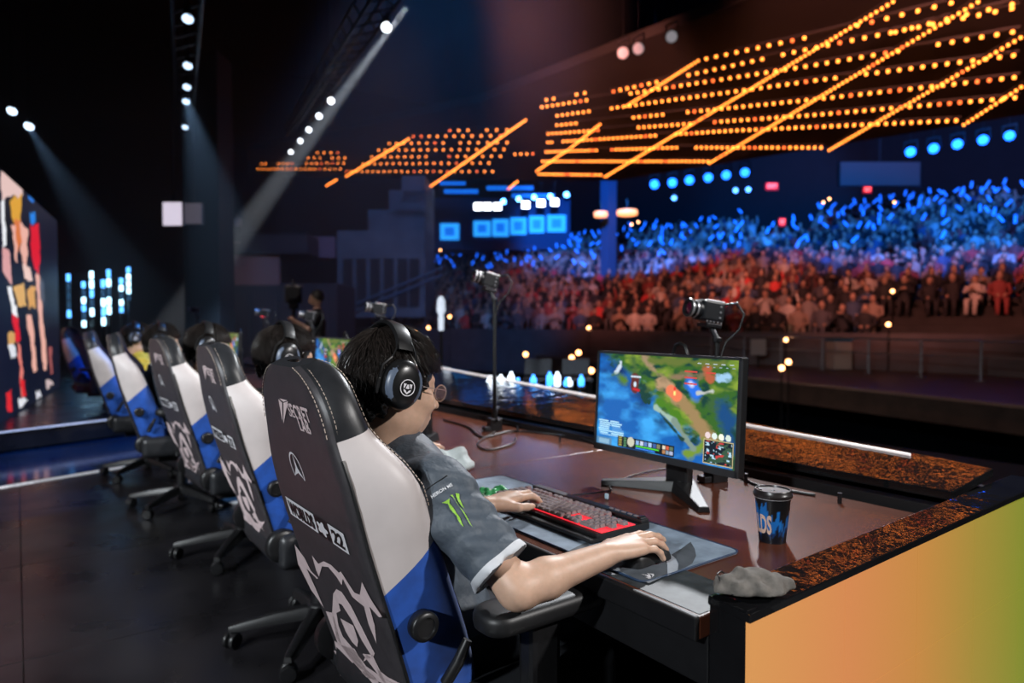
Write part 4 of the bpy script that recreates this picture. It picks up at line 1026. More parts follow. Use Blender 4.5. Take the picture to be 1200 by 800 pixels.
# ------------------------------------------------------------------ paper cup
cp = px(905, 633, DZ); cup = thing('paper_cup', 'blue and black paper coffee cup with a black lid on the desk', 'cup', cp)
CZ = np.linspace(0, .108, 28); NA = 72
def cup_r(z): return .0300+(.0405-.0300)*z/.108
m = MB(); m.grid([[(cup_r(z)*math.cos(a), cup_r(z)*math.sin(a), z) for a in [2*math.pi*i/NA for i in range(NA)]] for z in CZ], close_v=True)
me = m.mesh('sleeve', smooth=True); at = me.color_attributes.new('Col', 'FLOAT_COLOR', 'POINT'); cols = []
for v in me.vertices:
    a = math.degrees(math.atan2(v.co.y, v.co.x)); z = v.co.z/.108; n = .12*math.sin(a*.13)+.08*math.sin(a*.31+1)+.05*math.sin(a*.7)
    c = lin((22, 110, 190))
    if z < .20+n*.6: c = lin((8, 12, 22))
    elif z < .30+n*.6: c = lin((12, 50, 100))
    if z > .80+n-.3*max(0, math.sin(math.radians(a+95))): c = lin((10, 10, 14))
    if a > -25 and a < 140: c = tuple(.6*x for x in c)
    cols += [*c, 1]
at.data.foreach_set('color', cols); mesh_obj('sleeve', me, vcol_mat('cup_print', rough=.45), cup)
m = MB(); m.lathe([(.001,.0),(.0295,0),(.0295,.002),(.001,.002)], 32); m.build('base', M_printw, cup)
rim = MB(); rim.lathe([(.0402,.104),(.0425,.105),(.043,.108),(.0415,.110)], 40, cap=False); rim.build('cup_rim', M_printw, cup, True)
lid = MB(); lid.lathe([(.0432,.106),(.0445,.109),(.0445,.113),(.042,.115),(.0415,.121),(.040,.1235),(.0375,.1235),(.0365,.120),(.018,.1195),(.001,.1195)], 40); lo = lid.build('lid', mat('cup_lid', (.025, .02, .02), .3), cup, True)
MB().ball((0, 0, .1195), (.005, .005, .0012), 12, 6).build('lid_vent', M_plastic, lo); sp = MB(); sp.box((-.020, -.022, .1225), (.022, .006, .004), rot=(0, 0, -.8)); sp.build('sip_tab', M_plastic, lo, False, .001)
t = text_mb('WORLDS', 1, .035); xs = [v[0] for v in t.v]; ys = [v[1] for v in t.v]; V2 = []
m = MB(); m.v = t.v; m.f = t.f; me = m.mesh('x'); bm = bmesh.new(); bm.from_mesh(me); bmesh.ops.triangulate(bm, faces=bm.faces)
for _ in range(3): bmesh.ops.subdivide_edges(bm, edges=[e for e in bm.edges if abs(e.verts[0].co.x-e.verts[1].co.x) > .12], cuts=1)
bmesh.ops.triangulate(bm, faces=bm.faces)
for v in bm.verts:
    u = (v.co.x-min(xs))/(max(xs)-min(xs)); w = (v.co.y-min(ys))/(max(ys)-min(ys)); a = math.radians(-60-165*(1-u)); z = .016+.046*w; r = cup_r(z)+.0006; v.co = (r*math.cos(a), r*math.sin(a), z+.006)
bm.to_mesh(me); bm.free(); mesh_obj('lettering', me, mat('peach_print', (.78, .52, .40), .5), cup)
# ------------------------------------------------------------------ cloth mask, green wrapper, cable bits
mk = px(889, 693, .783); mk.z = .784; mk += Vector((-.012, .004, 0)); Rm = Matrix.Rotation(YAW, 3, 'Z')
K = SDF((-.10, -.08, -.012), (.10, .08, .07), .0022)
K.ell((-.005, 0, .0), (.062, .036, .030), k=.02); K.cone((-.058, -.008, .003), (.066, .0, .005), .010, .006, k=.03); K.cone((-.05, -.022, .003), (.03, -.032, .003), .006, k=.02); K.cone((-.02, .01, .02), (.035, .0, .018), .010, .006, k=.02)
Xg, Yg, Zg = np.meshgrid(*[K.lo[k]+K.h*np.arange(K.n[k], dtype=np.float32) for k in range(3)], indexing='ij', sparse=True)
K.g = K.g+(.0016*np.sin(160*Xg+90*Yg+60*Zg)+.0013*np.sin(-120*Xg+190*Yg)).astype(np.float32); K.noise(.0022, 90, 6); K.plane_cut((0, 0, 0), (0, 0, -1))
mask = thing('face_mask', 'crumpled grey cloth face mask on the corner of the black cap', 'face mask', mk, YAW)
mesh_obj('cloth', K.mesh('cloth'), mat('mask_cloth', (.15, .135, .12), .85, var=.3, scale=60, bump=.4, bscale=500), mask); del K
l = MB(); l.tube([(-.052,-.01,.008),(-.064,-.012,.018),(-.066,0,.026),(-.056,.010,.027),(-.044,.012,.02)], .0013, 6); l.build('ear_loop', M_plastic, mask, True)
l = MB(); l.tube([(-.055,-.015,.004),(-.05,-.032,.002),(-.03,-.038,.002),(-.02,-.034,.003)], .0013, 6); l.build('ear_loop', M_plastic, mask, True)
gw = px(580, 580, DZ+.02); G = SDF((-.07, -.06, -.01), (.07, .06, .06), .0025)
G.ell((0, 0, .012), (.048, .034, .018), k=.02); G.cone((-.05, -.005, .006), (-.03, 0, .012), .006, .014, k=.02); G.cone((.02, .012, .02), (.04, .0, .012), .010, k=.02); G.noise(.006, 80, 12); G.plane_cut((0, 0, 0), (0, 0, -1))
wr = thing('snack_wrapper', 'crumpled green and white wrapper beside the player\'s left hand', 'wrapper', (gw.x, gw.y, DZ+.0062), YAW)
gme = mesh_obj('foil', G.mesh('foil'), None, wr); del G
def wrap_mat():
    m = mat('green_wrapper', (.08, .42, .16), .35, var=.2, scale=60); nt = m.node_tree; mx = [n for n in nt.nodes if n.type == 'MIX'][0]
    tc = nd(nt, 'ShaderNodeTexCoord'); v = nd(nt, 'ShaderNodeTexNoise'); v.inputs['Scale'].default_value = 55; nt.links.new(tc.outputs['Object'], v.inputs['Vector'])
    cr = nd(nt, 'ShaderNodeValToRGB'); cr.color_ramp.elements[0].position = .57; cr.color_ramp.elements[0].color = (.07, .42, .15, 1); cr.color_ramp.elements[1].position = .6; cr.color_ramp.elements[1].color = (.6, .72, .6, 1)
    nt.links.new(v.outputs['Fac'], cr.inputs['Fac']); nt.links.new(cr.outputs['Color'], mx.inputs['A']); return m
gme.data.materials.append(wrap_mat())
def cable(label, pts, r=.003, m_=None, name='cable'):
    m = MB(); P = [Vector(p) for p in pts]; Q = []
    for i in range(len(P)-1):
        p0, p1, p2, p3 = P[max(i-1, 0)], P[i], P[i+1], P[min(i+2, len(P)-1)]
        for j in range(6):
            t = j/6; Q.append(.5*((2*p1)+(p2-p0)*t+(2*p0-5*p1+4*p2-p3)*t*t+(3*p1-p0-3*p2+p3)*t**3))
    Q.append(P[-1]); m.tube(Q, r, 8); return tag(m.build(name, m_ or M_plastic, None, True), label, 'cable')
z0 = DZ+.004
cable('thin black keyboard cable running behind the monitor stand', [(-1.47, 1.26, DZ+.02), px(713, 575, z0), px(716, 568, z0), px(745, 556, z0), px(790, 548, z0), px(860, 548, z0)], .0026)
tie = thing('cable_tie', 'small pale blue cable tag by the keyboard', 'cable tag', px(711, 586, DZ)); m = MB(); m.box((0, 0, .012), (.012, .006, .016)); m.build('band', mat('pale_tag', (.45, .58, .68), .5), tie, False, .002); m = MB(); m.cyl((0, 0, .0), (0, 0, .006), .004); m.build('stub', M_plastic, tie)
cable('black cable looping on the desk by the tall camera pole', [px(520, 492, z0), px(548, 500, z0), px(566, 512, z0), px(600, 505, z0), px(640, 508, z0), px(688, 512, z0)], .005)
cable('black cable trailing from the camera clamp to the mat', [px(580, 506, z0), px(560, 519, z0), px(572, 527, z0), px(600, 520, z0), px(604, 513, z0)], .004)
cable('black cable lying along the back of the desk', [px(530, 480, z0), px(590, 496, z0), px(650, 505, z0), px(700, 520, z0)], .006)
cable('black cable behind the monitor toward the cup', [px(862, 556, z0), px(882, 566, z0), px(900, 571, z0), px(955, 580, z0)], .005)
# desk clutter by the second player's seat: a pale bag over a dark case
bg = px(518, 546, DZ+.02); B = SDF((-.16, -.12, -.01), (.16, .12, .12), .005); B.ell((0, 0, .02), (.12, .07, .03), k=.02); B.cone((-.08, 0, .03), (.06, .02, .05), .03, .02, k=.03); B.noise(.008, 40, 2); B.plane_cut((0, 0, 0), (0, 0, -1))
bag = thing('folded_towel', 'green and pale grey folded cloth on the desk beyond the grey-jersey player', 'towel', (bg.x, bg.y, DZ+.006), YAW)
bo = mesh_obj('cloth', B.mesh('cloth'), mat('pale_cloth', (.42, .46, .46), .7, var=.2, scale=20), bag); del B
m = MB(); m.box((-.04, -.045, .028), (.14, .05, .03)); m.build('green_flap', mat('lime_cloth', (.13, .30, .04), .7), bag, True, .012, 3)
# ------------------------------------------------------------------ player cameras on poles
M_cam = mat('camera_black', (.014, .015, .018), .35, var=.2)
M_silver = mat('camera_silver', (.55, .55, .58), .3, metal=.7)
def make_camera(label, x, y, zcam, yaw=0.0, tilt=-8, base=DZ, stand=True):
    t = thing('player_camera', label, 'camera', (x, y, base), yaw, 'player cameras on poles behind the desk'); H = zcam-base
    p = MB(); p.cyl((0, 0, .02), (0, 0, H-.09), .0095, .0085, 12); p.cyl((0, 0, .0), (0, 0, .10), .014); p.build('pole', M_plastic, t, True)
    c = MB(); c.box((0, 0, .03), (.05, .06, .06)); c.box((0, -.035, .012), (.04, .05, .02)); c.cyl((.0, .0, .045), (.05, 0, .06), .008); c.build('clamp', M_metal, t, False, .003)
    K = Matrix.Translation((-.018, -.02, H)) @ Matrix.Rotation(math.radians(tilt), 4, 'X')
    b = MB(); b.box((0, 0, 0), (.064, .080, .062), K); bo = b.build('body', M_cam, t, False, .006)
    s = MB(); s.box((0, .004, .0325), (.058, .07, .005), K); s.build('top_plate', M_silver, bo, False, .002)
    d = MB()
    for i in range(3): d.ball((.033, .022, .016-.018*i), .004, 8, 6, K)
    for i in range(5): d.ball((.034, -.028+.014*i, -.036), .003, 8, 6, K)
    d.build('side_screws', M_silver, bo)
    r_ = MB(); r_.box((.012, -.01, .036), (.012, .008, .003), K); r_.build('record_button', mat('red_button', (.6, .02, .02), .4), bo)
    l = MB(); LM = K @ Matrix.Translation((0, -.04, .0)) @ Matrix.Rotation(math.pi/2, 4, 'X')
    l.lathe([(.029,0),(.029,.012),(.026,.014),(.026,.03),(.029,.032),(.029,.042),(.026,.044),(.022,.044),(.020,.036)], 24, LM, cap=False); ln = l.build('lens', M_cam, t, True)
    rg = MB(); rg.lathe([(.0295,.016),(.0300,.018),(.0300,.021),(.0295,.023)], 24, LM, cap=False); rg.lathe([(.0295,.034),(.0302,.036),(.0302,.040),(.0295,.042)], 24, LM, cap=False); rg.build('lens_ring', M_silver, ln, True)
    g = MB(); g.ball((0, 0, .032), (.022, .022, .008), 16, 8, LM); g.build('front_glass', mat('lens_coating', (.08, .01, .03), .05, coat=1), ln, True)
    br = MB(); br.box((0, .01, -.046), (.05, .06, .012), K); br.cyl((-.012, -.012, H-.055), (0, 0, H-.09), .010, n=10); br.cyl((.0, .0, H-.10), (0, .0, H-.085), .016, n=12); br.build('tilt_head', M_metal, t, False, .002)
    cb = MB(); P = [(.0, .02, H+.02), (.03, .055, H+.025), (.045, .07, H-.01), (.04, .055, H-.06), (.018, .02, H-.10), (.013, .0, H-.16), (.012, .0, .15), (.014, .0, .02)]
    cb.tube(P, .0035, 8); cb.build('signal_cable', M_plastic, t, True)
    return t
make_camera('camera on a pole peering over the top of the game monitor', -1.385, 1.83, 1.292, math.radians(-14))
make_camera('camera on a tall black pole clamped behind the second player', -2.65, 1.83, 1.452, math.radians(-10), -14)
make_camera('camera on a pole just above the grey-jersey player\'s hair, toward the third player', -3.86, 1.83, 1.335, math.radians(-12))
make_camera('camera on a pole at the fourth player\'s desk', -5.08, 1.83, 1.30, math.radians(-12))
make_camera('camera on a pole at the far end of the team desk', -6.25, 1.83, 1.33, math.radians(-12))
ORD = ['first','second','third','fourth','fifth','sixth','seventh','eighth','ninth','tenth','eleventh','twelfth','thirteenth','fourteenth','fifteenth','sixteenth','seventeenth','eighteenth','nineteenth','twentieth','twenty-first','twenty-second']
# ------------------------------------------------------------------ big screen on the platform
S0, S1 = px(0, 492, .2), px(66, 453, .2); sd_ = (S1-S0); sA = S0-sd_*.6; sB = S1
def wall_picture(U, V):
    U = np.mod(U*1.6+.4, 1.0); C = np.zeros(U.shape+(3,)); c = lambda r, g, b: np.array(lin((r, g, b))); C[:] = c(14, 18, 34)
    n = fbm(U, V, 8, 21); n2 = fbm(U, V, 20, 22); d0, d1 = (S0-EYE).dot(FWD), (S1-EYE).dot(FWD)
    def uv(a, b):                                  # a sketch of the figures, from picture measure to wall measure
        x = a/2.578; y = 190+b/2.578; d = 1/(1/d0+(1/d1-1/d0)*x/66); yb = 376+1.06*FPX/d; yt = 376-1.61*FPX/d; return ((d-d0)/(d1-d0), (yb-y)/(yb-yt))
    def poly(pts, col, wob=.06):
        pts = [uv(*p) for p in pts]; u = U+(n2-.5)*wob; v = V+(n-.5)*wob; m = np.zeros(U.shape, bool); k = len(pts)
        for i in range(k):
            (x0, y0), (x1, y1) = pts[i], pts[(i+1) % k]
            m ^= ((y0 > v) != (y1 > v)) & (u < (x1-x0)*(v-y0)/((y1-y0) if abs(y1-y0) > 1e-9 else 1e-9)+x0)
        C[m] = c(*col)
    P = (222, 166, 152)
    for pts, col in (([(0,20),(66,72),(66,105),(0,118)], (214,182,176)), ([(0,112),(12,118),(15,250),(0,262)], (226,228,232)), ([(12,118),(34,110),(30,260),(16,250)], (18,20,26)), ([(25,130),(64,95),(63,150),(46,205),(38,190)], (206,150,46)), ([(40,180),(58,170),(58,240),(42,285)], (204,110,60)),
        ([(85,92),(104,97),(102,122),(86,118)], (30,110,200)), ([(88,148),(107,152),(106,182),(90,178)], (30,120,210)), ([(88,184),(114,190),(117,270),(109,352),(94,300)], (206,24,44)), ([(55,176),(80,198),(76,312),(60,292)], P), ([(28,188),(46,200),(48,304),(37,300)], P), ([(0,258),(22,270),(30,362),(0,336)], (206,150,150)), ([(60,300),(84,310),(90,360),(66,350)], (226,190,180)),
        ([(35,370),(66,365),(69,430),(42,432)], (206,160,96)), ([(74,380),(99,380),(101,436),(80,436)], (204,150,84)), ([(15,520),(31,520),(33,556),(17,556)], (196,150,90)), ([(14,368),(28,370),(41,470),(28,476)], (232,232,236)), ([(24,474),(46,474),(49,530),(35,546)], (206,28,44)),
        ([(70,450),(86,455),(101,632),(88,640)], P), ([(100,340),(113,345),(131,620),(118,626)], P), ([(38,545),(47,545),(63,700),(52,710)], (216,120,110)), ([(0,688),(20,684),(22,752),(4,756)], (206,34,40)), ([(47,648),(59,648),(66,708),(55,712)], (206,34,40)), ([(40,716),(60,712),(68,728),(44,738)], (214,216,222)), ([(124,655),(134,650),(150,676),(126,684)], (190,170,170)), ([(96,690),(108,686),(112,702),(98,708)], (206,206,214)), ([(113,356),(127,360),(125,424),(116,420)], (70,76,90)), ([(16,556),(36,560),(37,590),(20,592)], (210,212,220)), ([(136,560),(146,562),(150,640),(142,640)], (150,80,80))): poly(pts, col)
    return C
w_ = thing('led_wall', 'tall stage screen showing a crowd of figures in pink, gold and red', 'screen', (sA+sB)/2, 0)
L = (sB-sA).length; ang = math.atan2((sB-sA).y, (sB-sA).x); Hs = 2.67
# the picture faces the team side (+Y-ish normal away from upstage)
Mx = Matrix.Translation((0, 0, Hs/2)) @ Matrix.Rotation(ang, 4, 'Z') @ Matrix.Translation((0, 0, 0)) @ Matrix.Rotation(math.pi/2, 4, 'X')
nrm = (Mx.to_3x3() @ Vector((0, 0, 1)));
if nrm.dot(EYE-Vector(w_.location)) < 0: Mx = Matrix.Translation((0, 0, Hs/2)) @ Matrix.Rotation(ang+math.pi, 4, 'Z') @ Matrix.Rotation(math.pi/2, 4, 'X'); nrm = -nrm
paint_grid('display', wall_picture, L, Hs, 240, 150, Matrix.Translation(nrm*.052) @ Mx, material=vcol_mat('stage_screen_picture', emit=1.15, rough=.4), parent=w_)
b = MB(); b.box((0, 0, 0), (L+.02, Hs, .10), Mx); b.build('cabinet', M_plastic, w_)
# ------------------------------------------------------------------ blue LED tubes
M_tube_on = mat('blue_tube_light', (.2, .6, 1), .4, emit=3.5, ecol=(.10, .40, 1)); M_tube_hot = mat('white_blue_tube_light', (.7, .9, 1), .4, emit=5, ecol=(.45, .78, 1)); M_tube_off = mat('dim_tube', (.02, .05, .10), .4, emit=.25, ecol=(.1, .3, .6))
for it, (x, ya, yb, pat) in enumerate(((81, 320, 373, 'bdddb'), (98.6, 329, 384, 'bdhbdh'), (108, 317, 371, 'hhbdh'), (121.5, 327, 382, 'bdhbh'), (128, 315, 369, 'bhdhh'), (142.5, 325, 367, 'bhdhb'), (151, 312, 353, 'bhhhd'))):
    d = 15.0; p0, p1 = pxd(x, yb, d), pxd(x, ya, d); t = thing('led_tube', 'upright blue LED tube at the back of the stage, %s from the big screen' % ORD[it], 'light tube', (p0.x, p0.y, p0.z), 0, 'blue LED tubes at the back of the stage'); Hh = p1.z-p0.z
    for i, ch in enumerate(pat):
        a = Hh*(1-(i+1)/len(pat)); b_ = Hh*(1-i/len(pat)); MB().cyl((0, 0, a+.02), (0, 0, b_-.02), .036, n=10).build('tube_segment', {'b': M_tube_on, 'h': M_tube_hot, 'd': M_tube_off}[ch], t, True)
    MB().cyl((0, 0, .0), (0, 0, -p0.z), .03, n=8).build('post', M_plastic, t)
# ------------------------------------------------------------------ bulb strings of the canopy
M_bulb = mat('amber_bulb', (1, .5, .12), .4, emit=6.2, ecol=(1, .25, .032)); M_bulb_dim = mat('dim_amber_bulb', (.8, .2, .05), .4, emit=4, ecol=(1, .15, .03))
_b = MB(); _b.ball((0, 0, 0), .034, 6, 4); BULB = _b.mesh('bulb', smooth=True); BULB.materials.append(M_bulb)
_b = MB(); _b.ball((0, 0, 0), .034, 6, 4); BULB_D = _b.mesh('bulb', smooth=True); BULB_D.materials.append(M_bulb_dim)
M_rail = mat('bulb_rail', (.006, .005, .005), .7)
def string(poly, step, label, cat, group, gaps=(), dim=.07, size=1.0):
    P = [canopy(x, y) for x, y in poly]; o = thing('bulb_string', label, cat, P[0], 0, group); m = MB()
    for a, b2 in zip(P[:-1], P[1:]): m.beam(a-P[0]+Vector((0, 0, .07)), b2-P[0]+Vector((0, 0, .07)), .05, .05)
    m.build('rail', M_rail, o)
    for a, b2, (xa, ya), (xb, yb) in zip(P[:-1], P[1:], poly[:-1], poly[1:]):
        Ln = (b2-a).length; n = max(1, int(Ln/step))
        for i in range(n):
            p = a.lerp(b2, (i+.5)/n); f = (p-EYE); xx = 600+FPX*f.dot(RIGHT)/f.dot(FWD)
            if any(g0 < xx < g1 for g0, g1 in gaps): continue
            q = bpy.data.objects.new('bulb', BULB_D if random.random() < dim else BULB); q.location = p-P[0]; q.scale = (size,)*3; link(q, o)
    return o
diag = [((405,207),(480,162)), ((488,230),(617,140)), ((628,201),(668,174),(704,145)), ((733,125),(820,70)), ((708,208),(880,104),(1050,0)), ((830,192),(990,96),(1150,0)), ((970,177),(1200,42)), ((1127,148),(1200,100)), ((382,218),(395,210)), ((595,222),(607,212))]
for i, d_ in enumerate(diag):
    string(d_, .125, '%s diagonal line of amber bulbs on the canopy, counted from the spotlight truss' % ORD[i] if i < 8 else ('short stub of amber bulbs nearest the spotlight truss' if i == 8 else 'short stub of amber bulbs over the blue booth'), 'string lights', 'diagonal bulb lines of the canopy' if i < 8 else 'short bulb stubs', dim=.02, size=.8)
rows = [([(630,204),(706,205)], ()), ([(634,189),(832,189)], ()), ([(638,178),(790,173),(966,173)], ((795,815),(700,714))), ([(640,167),(860,153),(1126,141)], ((770,790),(648,660))), ([(640,157),(950,135),(1196,114)], ((702,745),(812,832))),
        ([(650,147),(950,117),(1196,90)], ((680,742),(783,805))), ([(650,136),(950,95),(1196,64)], ((696,712),(980,1010))), ([(632,126),(950,77),(1196,36)], ((690,735),(1060,1090))), ([(715,108),(950,57),(1196,8)], ((778,800),(900,914))), ([(822,70),(950,43),(1125,1)], ((945,1000),)),
        ([(1040,40),(1120,20),(1200,2)], ()), ([(403,201),(582,201)], ()), ([(422,192),(578,191)], ()), ([(432,184),(592,183)], ((508,518),)), ([(440,176),(596,175)], ((560,570),)), ([(452,168),(600,167)], ((520,534),)), ([(480,160),(592,159)], ()), ([(522,153),(600,152)], ((556,566),)),
        ([(300,198),(402,198)], ()), ([(304,192),(406,191)], ((312,324),(345,356))), ([(358,185),(408,185)], ((378,384),)), ([(368,179),(400,179)], ()), ([(600,181),(628,180)], ()), ([(636,118),(690,108)], ((655,668),))]
kf = kn_ = 0
for pts, gaps in rows:
    far = pts[0][0] < 600; kf += far; kn_ += not far; kk = kf if far else kn_
    string(pts, (.115+.014*kk) if not far else (.46 if kk < 8 else .5), ('level row of amber bulbs over the booth side of the canopy, %s up' if far else 'long row of amber bulbs over the stalls side of the canopy, %s up') % ORD[kk-1], 'string lights', 'bulb rows of the left bays' if far else 'bulb rows of the right bays', gaps, dim=.10)
# ------------------------------------------------------------------ stage light fixtures and their trusses
def make_fixture(label, p, aim, col, strength, r=.12, grp='moving head stage lights', name='stage_light', rod=True):
    t = thing(name, label, 'stage light', p, 0, grp); d = (Vector(aim)-p).normalized(); M = d.to_track_quat('Z', 'Y').to_matrix().to_4x4()
    h = MB(); h.lathe([(r*.5,-r*2.2),(r*.95,-r*1.8),(r*1.05,-.3*r),(r*1.1,0),(r*.98,.02*r)], 14, M); h.build('head', M_plastic, t, True)
    l = MB(); l.lathe([(r*.02,.10*r),(r*.6,.08*r),(r*.95,.03*r)], 14, M, cap=False); l.build('lens', mat('lamp_lens_%g_%g_%g_%g' % (*col, strength), col, .3, emit=strength, ecol=col), t, True)
    y = MB(); y.beam((-r*1.25, 0, 0), (-r*1.25, 0, r*2.2), r*.2); y.beam((r*1.25, 0, 0), (r*1.25, 0, r*2.2), r*.2); y.beam((-r*1.3, 0, r*2.2), (r*1.3, 0, r*2.2), r*.3); y.build('yoke', M_plastic, t)
    if rod: MB().tube([(0, 0, r*2.2), (0, 0, 22-p.z)], .005, 4).build('drop_rod', M_plastic, t)
    return t
def truss(label, a, b, w=.35):
    t = thing('lighting_truss', label, 'truss', a); d = b-a; n = d.cross(Vector((0, 0, 1))).normalized()*w/2; u = Vector((0, 0, w)); m = MB()
    for o in (n, -n, n+u, -n+u): m.tube([o, d+o], .025, 6)
    m.build('chords', M_metal, t); l = MB(); k = max(2, int(d.length/.6))
    for i in range(k):
        p, q = d*(i/k), d*((i+1)/k); l.tube([p+n, q-n], .012, 4); l.tube([p+n, q+n+u], .012, 4); l.tube([p-n, q-n+u], .012, 4)
    l.build('lacing', M_metal, t); return t
BEAM = [((453,32), 9.0), ((388,118), 14.0), ((374,136), 16.0), ((362,152), 18.0), ((352,165), 20.0), ((341,178), 22.5)]
tp = [pxd(x, y, d) for (x, y), d in BEAM]
truss('black truss carrying the row of white spotlights beside the amber canopy', tp[0].lerp(tp[1], -.4)+Vector((0, 0, .35)), tp[-1]+Vector((0, 0, .45)))
for i, p in enumerate(tp): make_fixture('white spotlight on the truss beside the amber canopy, %s from the far end' % ORD[5-i], p, EYE.lerp(p, .4)+Vector((-1.0, 1.0, -1.0)), (.85, .92, 1.0), 5 if i else 5, .07)
LT = [((220,22), 8.0), ((220,77), 10.0), ((219,102), 11.5), ((218,119), 12.6), ((217,149), 15)]
tl_ = [pxd(x, y, d) for (x, y), d in LT]
truss('black truss high over the walkway with pale spotlights', tl_[0]+Vector((0, 0, .4)), tl_[-1]+Vector((0, 0, .4)))
for i, p in enumerate(tl_): make_fixture('pale blue spotlight on the truss over the walkway, %s from its far end' % ORD[4-i], p, p+Vector((.9, -.3, -1.3)), (.55, .75, 1.0), 2.4, .065, 'spotlights over the walkway')
for x, y in ((14, 130), (34, 148)): p = pxd(x, y, 12); make_fixture('pale blue spotlight hanging above the big stage screen', p, p+Vector((.9, -.4, -1.0)), (.6, .78, 1.0), 4, .08, 'spotlights above the stage screen')
for x, y in ((730, 62), (748, 57), (787, 43)): p = pxd(x, y, 14); make_fixture('unlit pale spotlight hung in front of the canopy top', p, EYE, (.45, .42, .45), .5, .12, 'unlit spotlights by the canopy')
BL = [(767, 216), (788, 214), (808, 211), (830, 208), (851, 205), (873, 202), (1067, 178), (1094, 174), (1122, 169), (1152, 164), (1183, 159)]
for i, (x, y) in enumerate(BL): p = pxd(x, y, 26 if i < 6 else 20); make_fixture('blue floodlight over the rear stalls, %s in the row %s' % (ORD[i] if i < 6 else ORD[i-6], 'next to the blue pillar' if i < 6 else 'above the grey projection screen side'), p, EYE, (.012, .15, 1.0), 6, .17 if i < 6 else .14, 'blue floodlights %s row' % ('lower' if i < 6 else 'upper'))
for i, (x, y) in enumerate([(862, 223), (877, 222), (790, 232)]): p = pxd(x, y, 30); make_fixture('small dim blue lamp under the blue floodlight row', p, EYE, (.1, .35, .9), 5, .11, 'small dim blue lamps')
# ------------------------------------------------------------------ blue-lit control booth at the rear left
bo = pxd(583, 300, 44.0); booth = thing('control_booth', 'blue-lit booth with square panels above the rear left stalls', 'booth', (bo.x, bo.y, bo.z), math.atan2(RIGHT.y, RIGHT.x))
sc = 44.0/FPX
def bp(x, y): return ((x-583)*sc, (300-y)*sc)
M_bp = mat('booth_blue_painted_light', (.02, .3, .9), .4, emit=1.0, ecol=(.005, .16, .85)); M_bp2 = mat('booth_bright_painted_light', (.1, .5, 1), .4, emit=1.25, ecol=(.02, .34, 1.0))  # blue light falling on the booth is put into these panels as emission
x0, z0_ = bp(505, 292); x1, z1 = bp(668, 232); m = MB(); m.box(((x0+x1)/2, 1.6, (z0_+z1)/2), (x1-x0, 3.0, z1-z0_)); m.build('shell', mat('booth_shell', (.01, .05, .16), .6), booth)
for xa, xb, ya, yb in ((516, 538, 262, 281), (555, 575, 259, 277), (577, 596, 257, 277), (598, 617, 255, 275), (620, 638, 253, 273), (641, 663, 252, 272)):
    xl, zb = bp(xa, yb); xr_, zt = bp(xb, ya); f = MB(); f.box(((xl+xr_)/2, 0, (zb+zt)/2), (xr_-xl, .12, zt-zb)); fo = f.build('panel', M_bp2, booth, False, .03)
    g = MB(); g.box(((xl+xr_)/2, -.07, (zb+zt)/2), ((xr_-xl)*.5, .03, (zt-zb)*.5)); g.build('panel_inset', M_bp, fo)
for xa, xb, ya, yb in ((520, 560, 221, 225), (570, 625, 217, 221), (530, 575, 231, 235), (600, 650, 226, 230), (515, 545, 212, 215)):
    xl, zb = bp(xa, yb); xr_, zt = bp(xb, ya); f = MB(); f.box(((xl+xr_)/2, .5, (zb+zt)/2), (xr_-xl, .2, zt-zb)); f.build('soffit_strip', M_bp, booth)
for i, (x, y) in enumerate([(560, 242), (571, 242), (583, 242), (616, 240), (634, 238), (650, 237)]):
    p = pxd(x, y, 42); t = thing('booth_floodlight', 'square white floodlight above the blue booth', 'stage light', p, math.atan2(RIGHT.y, RIGHT.x), 'white floodlights above the booth')
    MB().box((0, .06, 0), (.5, .12, .46)).build('housing', M_plastic, t, False, .02); MB().tube([(0, .06, .2), (0, .06, 22-p.z)], .005, 4).build('drop_rod', M_plastic, t); MB().box((0, -.01, 0), (.44, .03, .40)).build('lens', mat('flood_white', (.9, .95, 1), .3, emit=12, ecol=(.8, .9, 1)), t)
for x, y in ((590, 236), (608, 233), (626, 231), (645, 230), (664, 228)): p = pxd(x, y, 43); make_fixture('round blue lamp behind the white booth floodlights', p, EYE, (.1, .4, 1.0), 14, .17, 'blue lamps above the booth')
# blue pillar and round warm lamps right of the booth
p = pxd(713, 262, 33); t = tag(MB().box((p.x, p.y, p.z/2+1.6), (.55, .55, p.z+3.4)).build('pillar', mat('pillar_paint', (.03, .07, .13), .6)), 'blue-lit square pillar below the canopy', 'pillar')
for x, y, w in ((704, 251, 16), (735, 249, 24)):
    p = pxd(x, y, 32); t = thing('ring_lamp', 'wide warm ring lamp beside the blue-lit pillar', 'lamp', p, math.atan2(RIGHT.y, RIGHT.x), 'warm ring lamps by the pillar'); r = w/2*32/FPX
    m = MB(); m.lathe([(r*.9, -.12), (r, -.08), (r, .08), (r*.9, .12)], 20); m.build('shade', mat('warm_ring_light', (1, .5, .2), .5, emit=2.2, ecol=(1, .36, .12)), t, True); MB().cyl((0, 0, .1), (0, 0, .6), .02, n=6).build('stem', M_plastic, t)
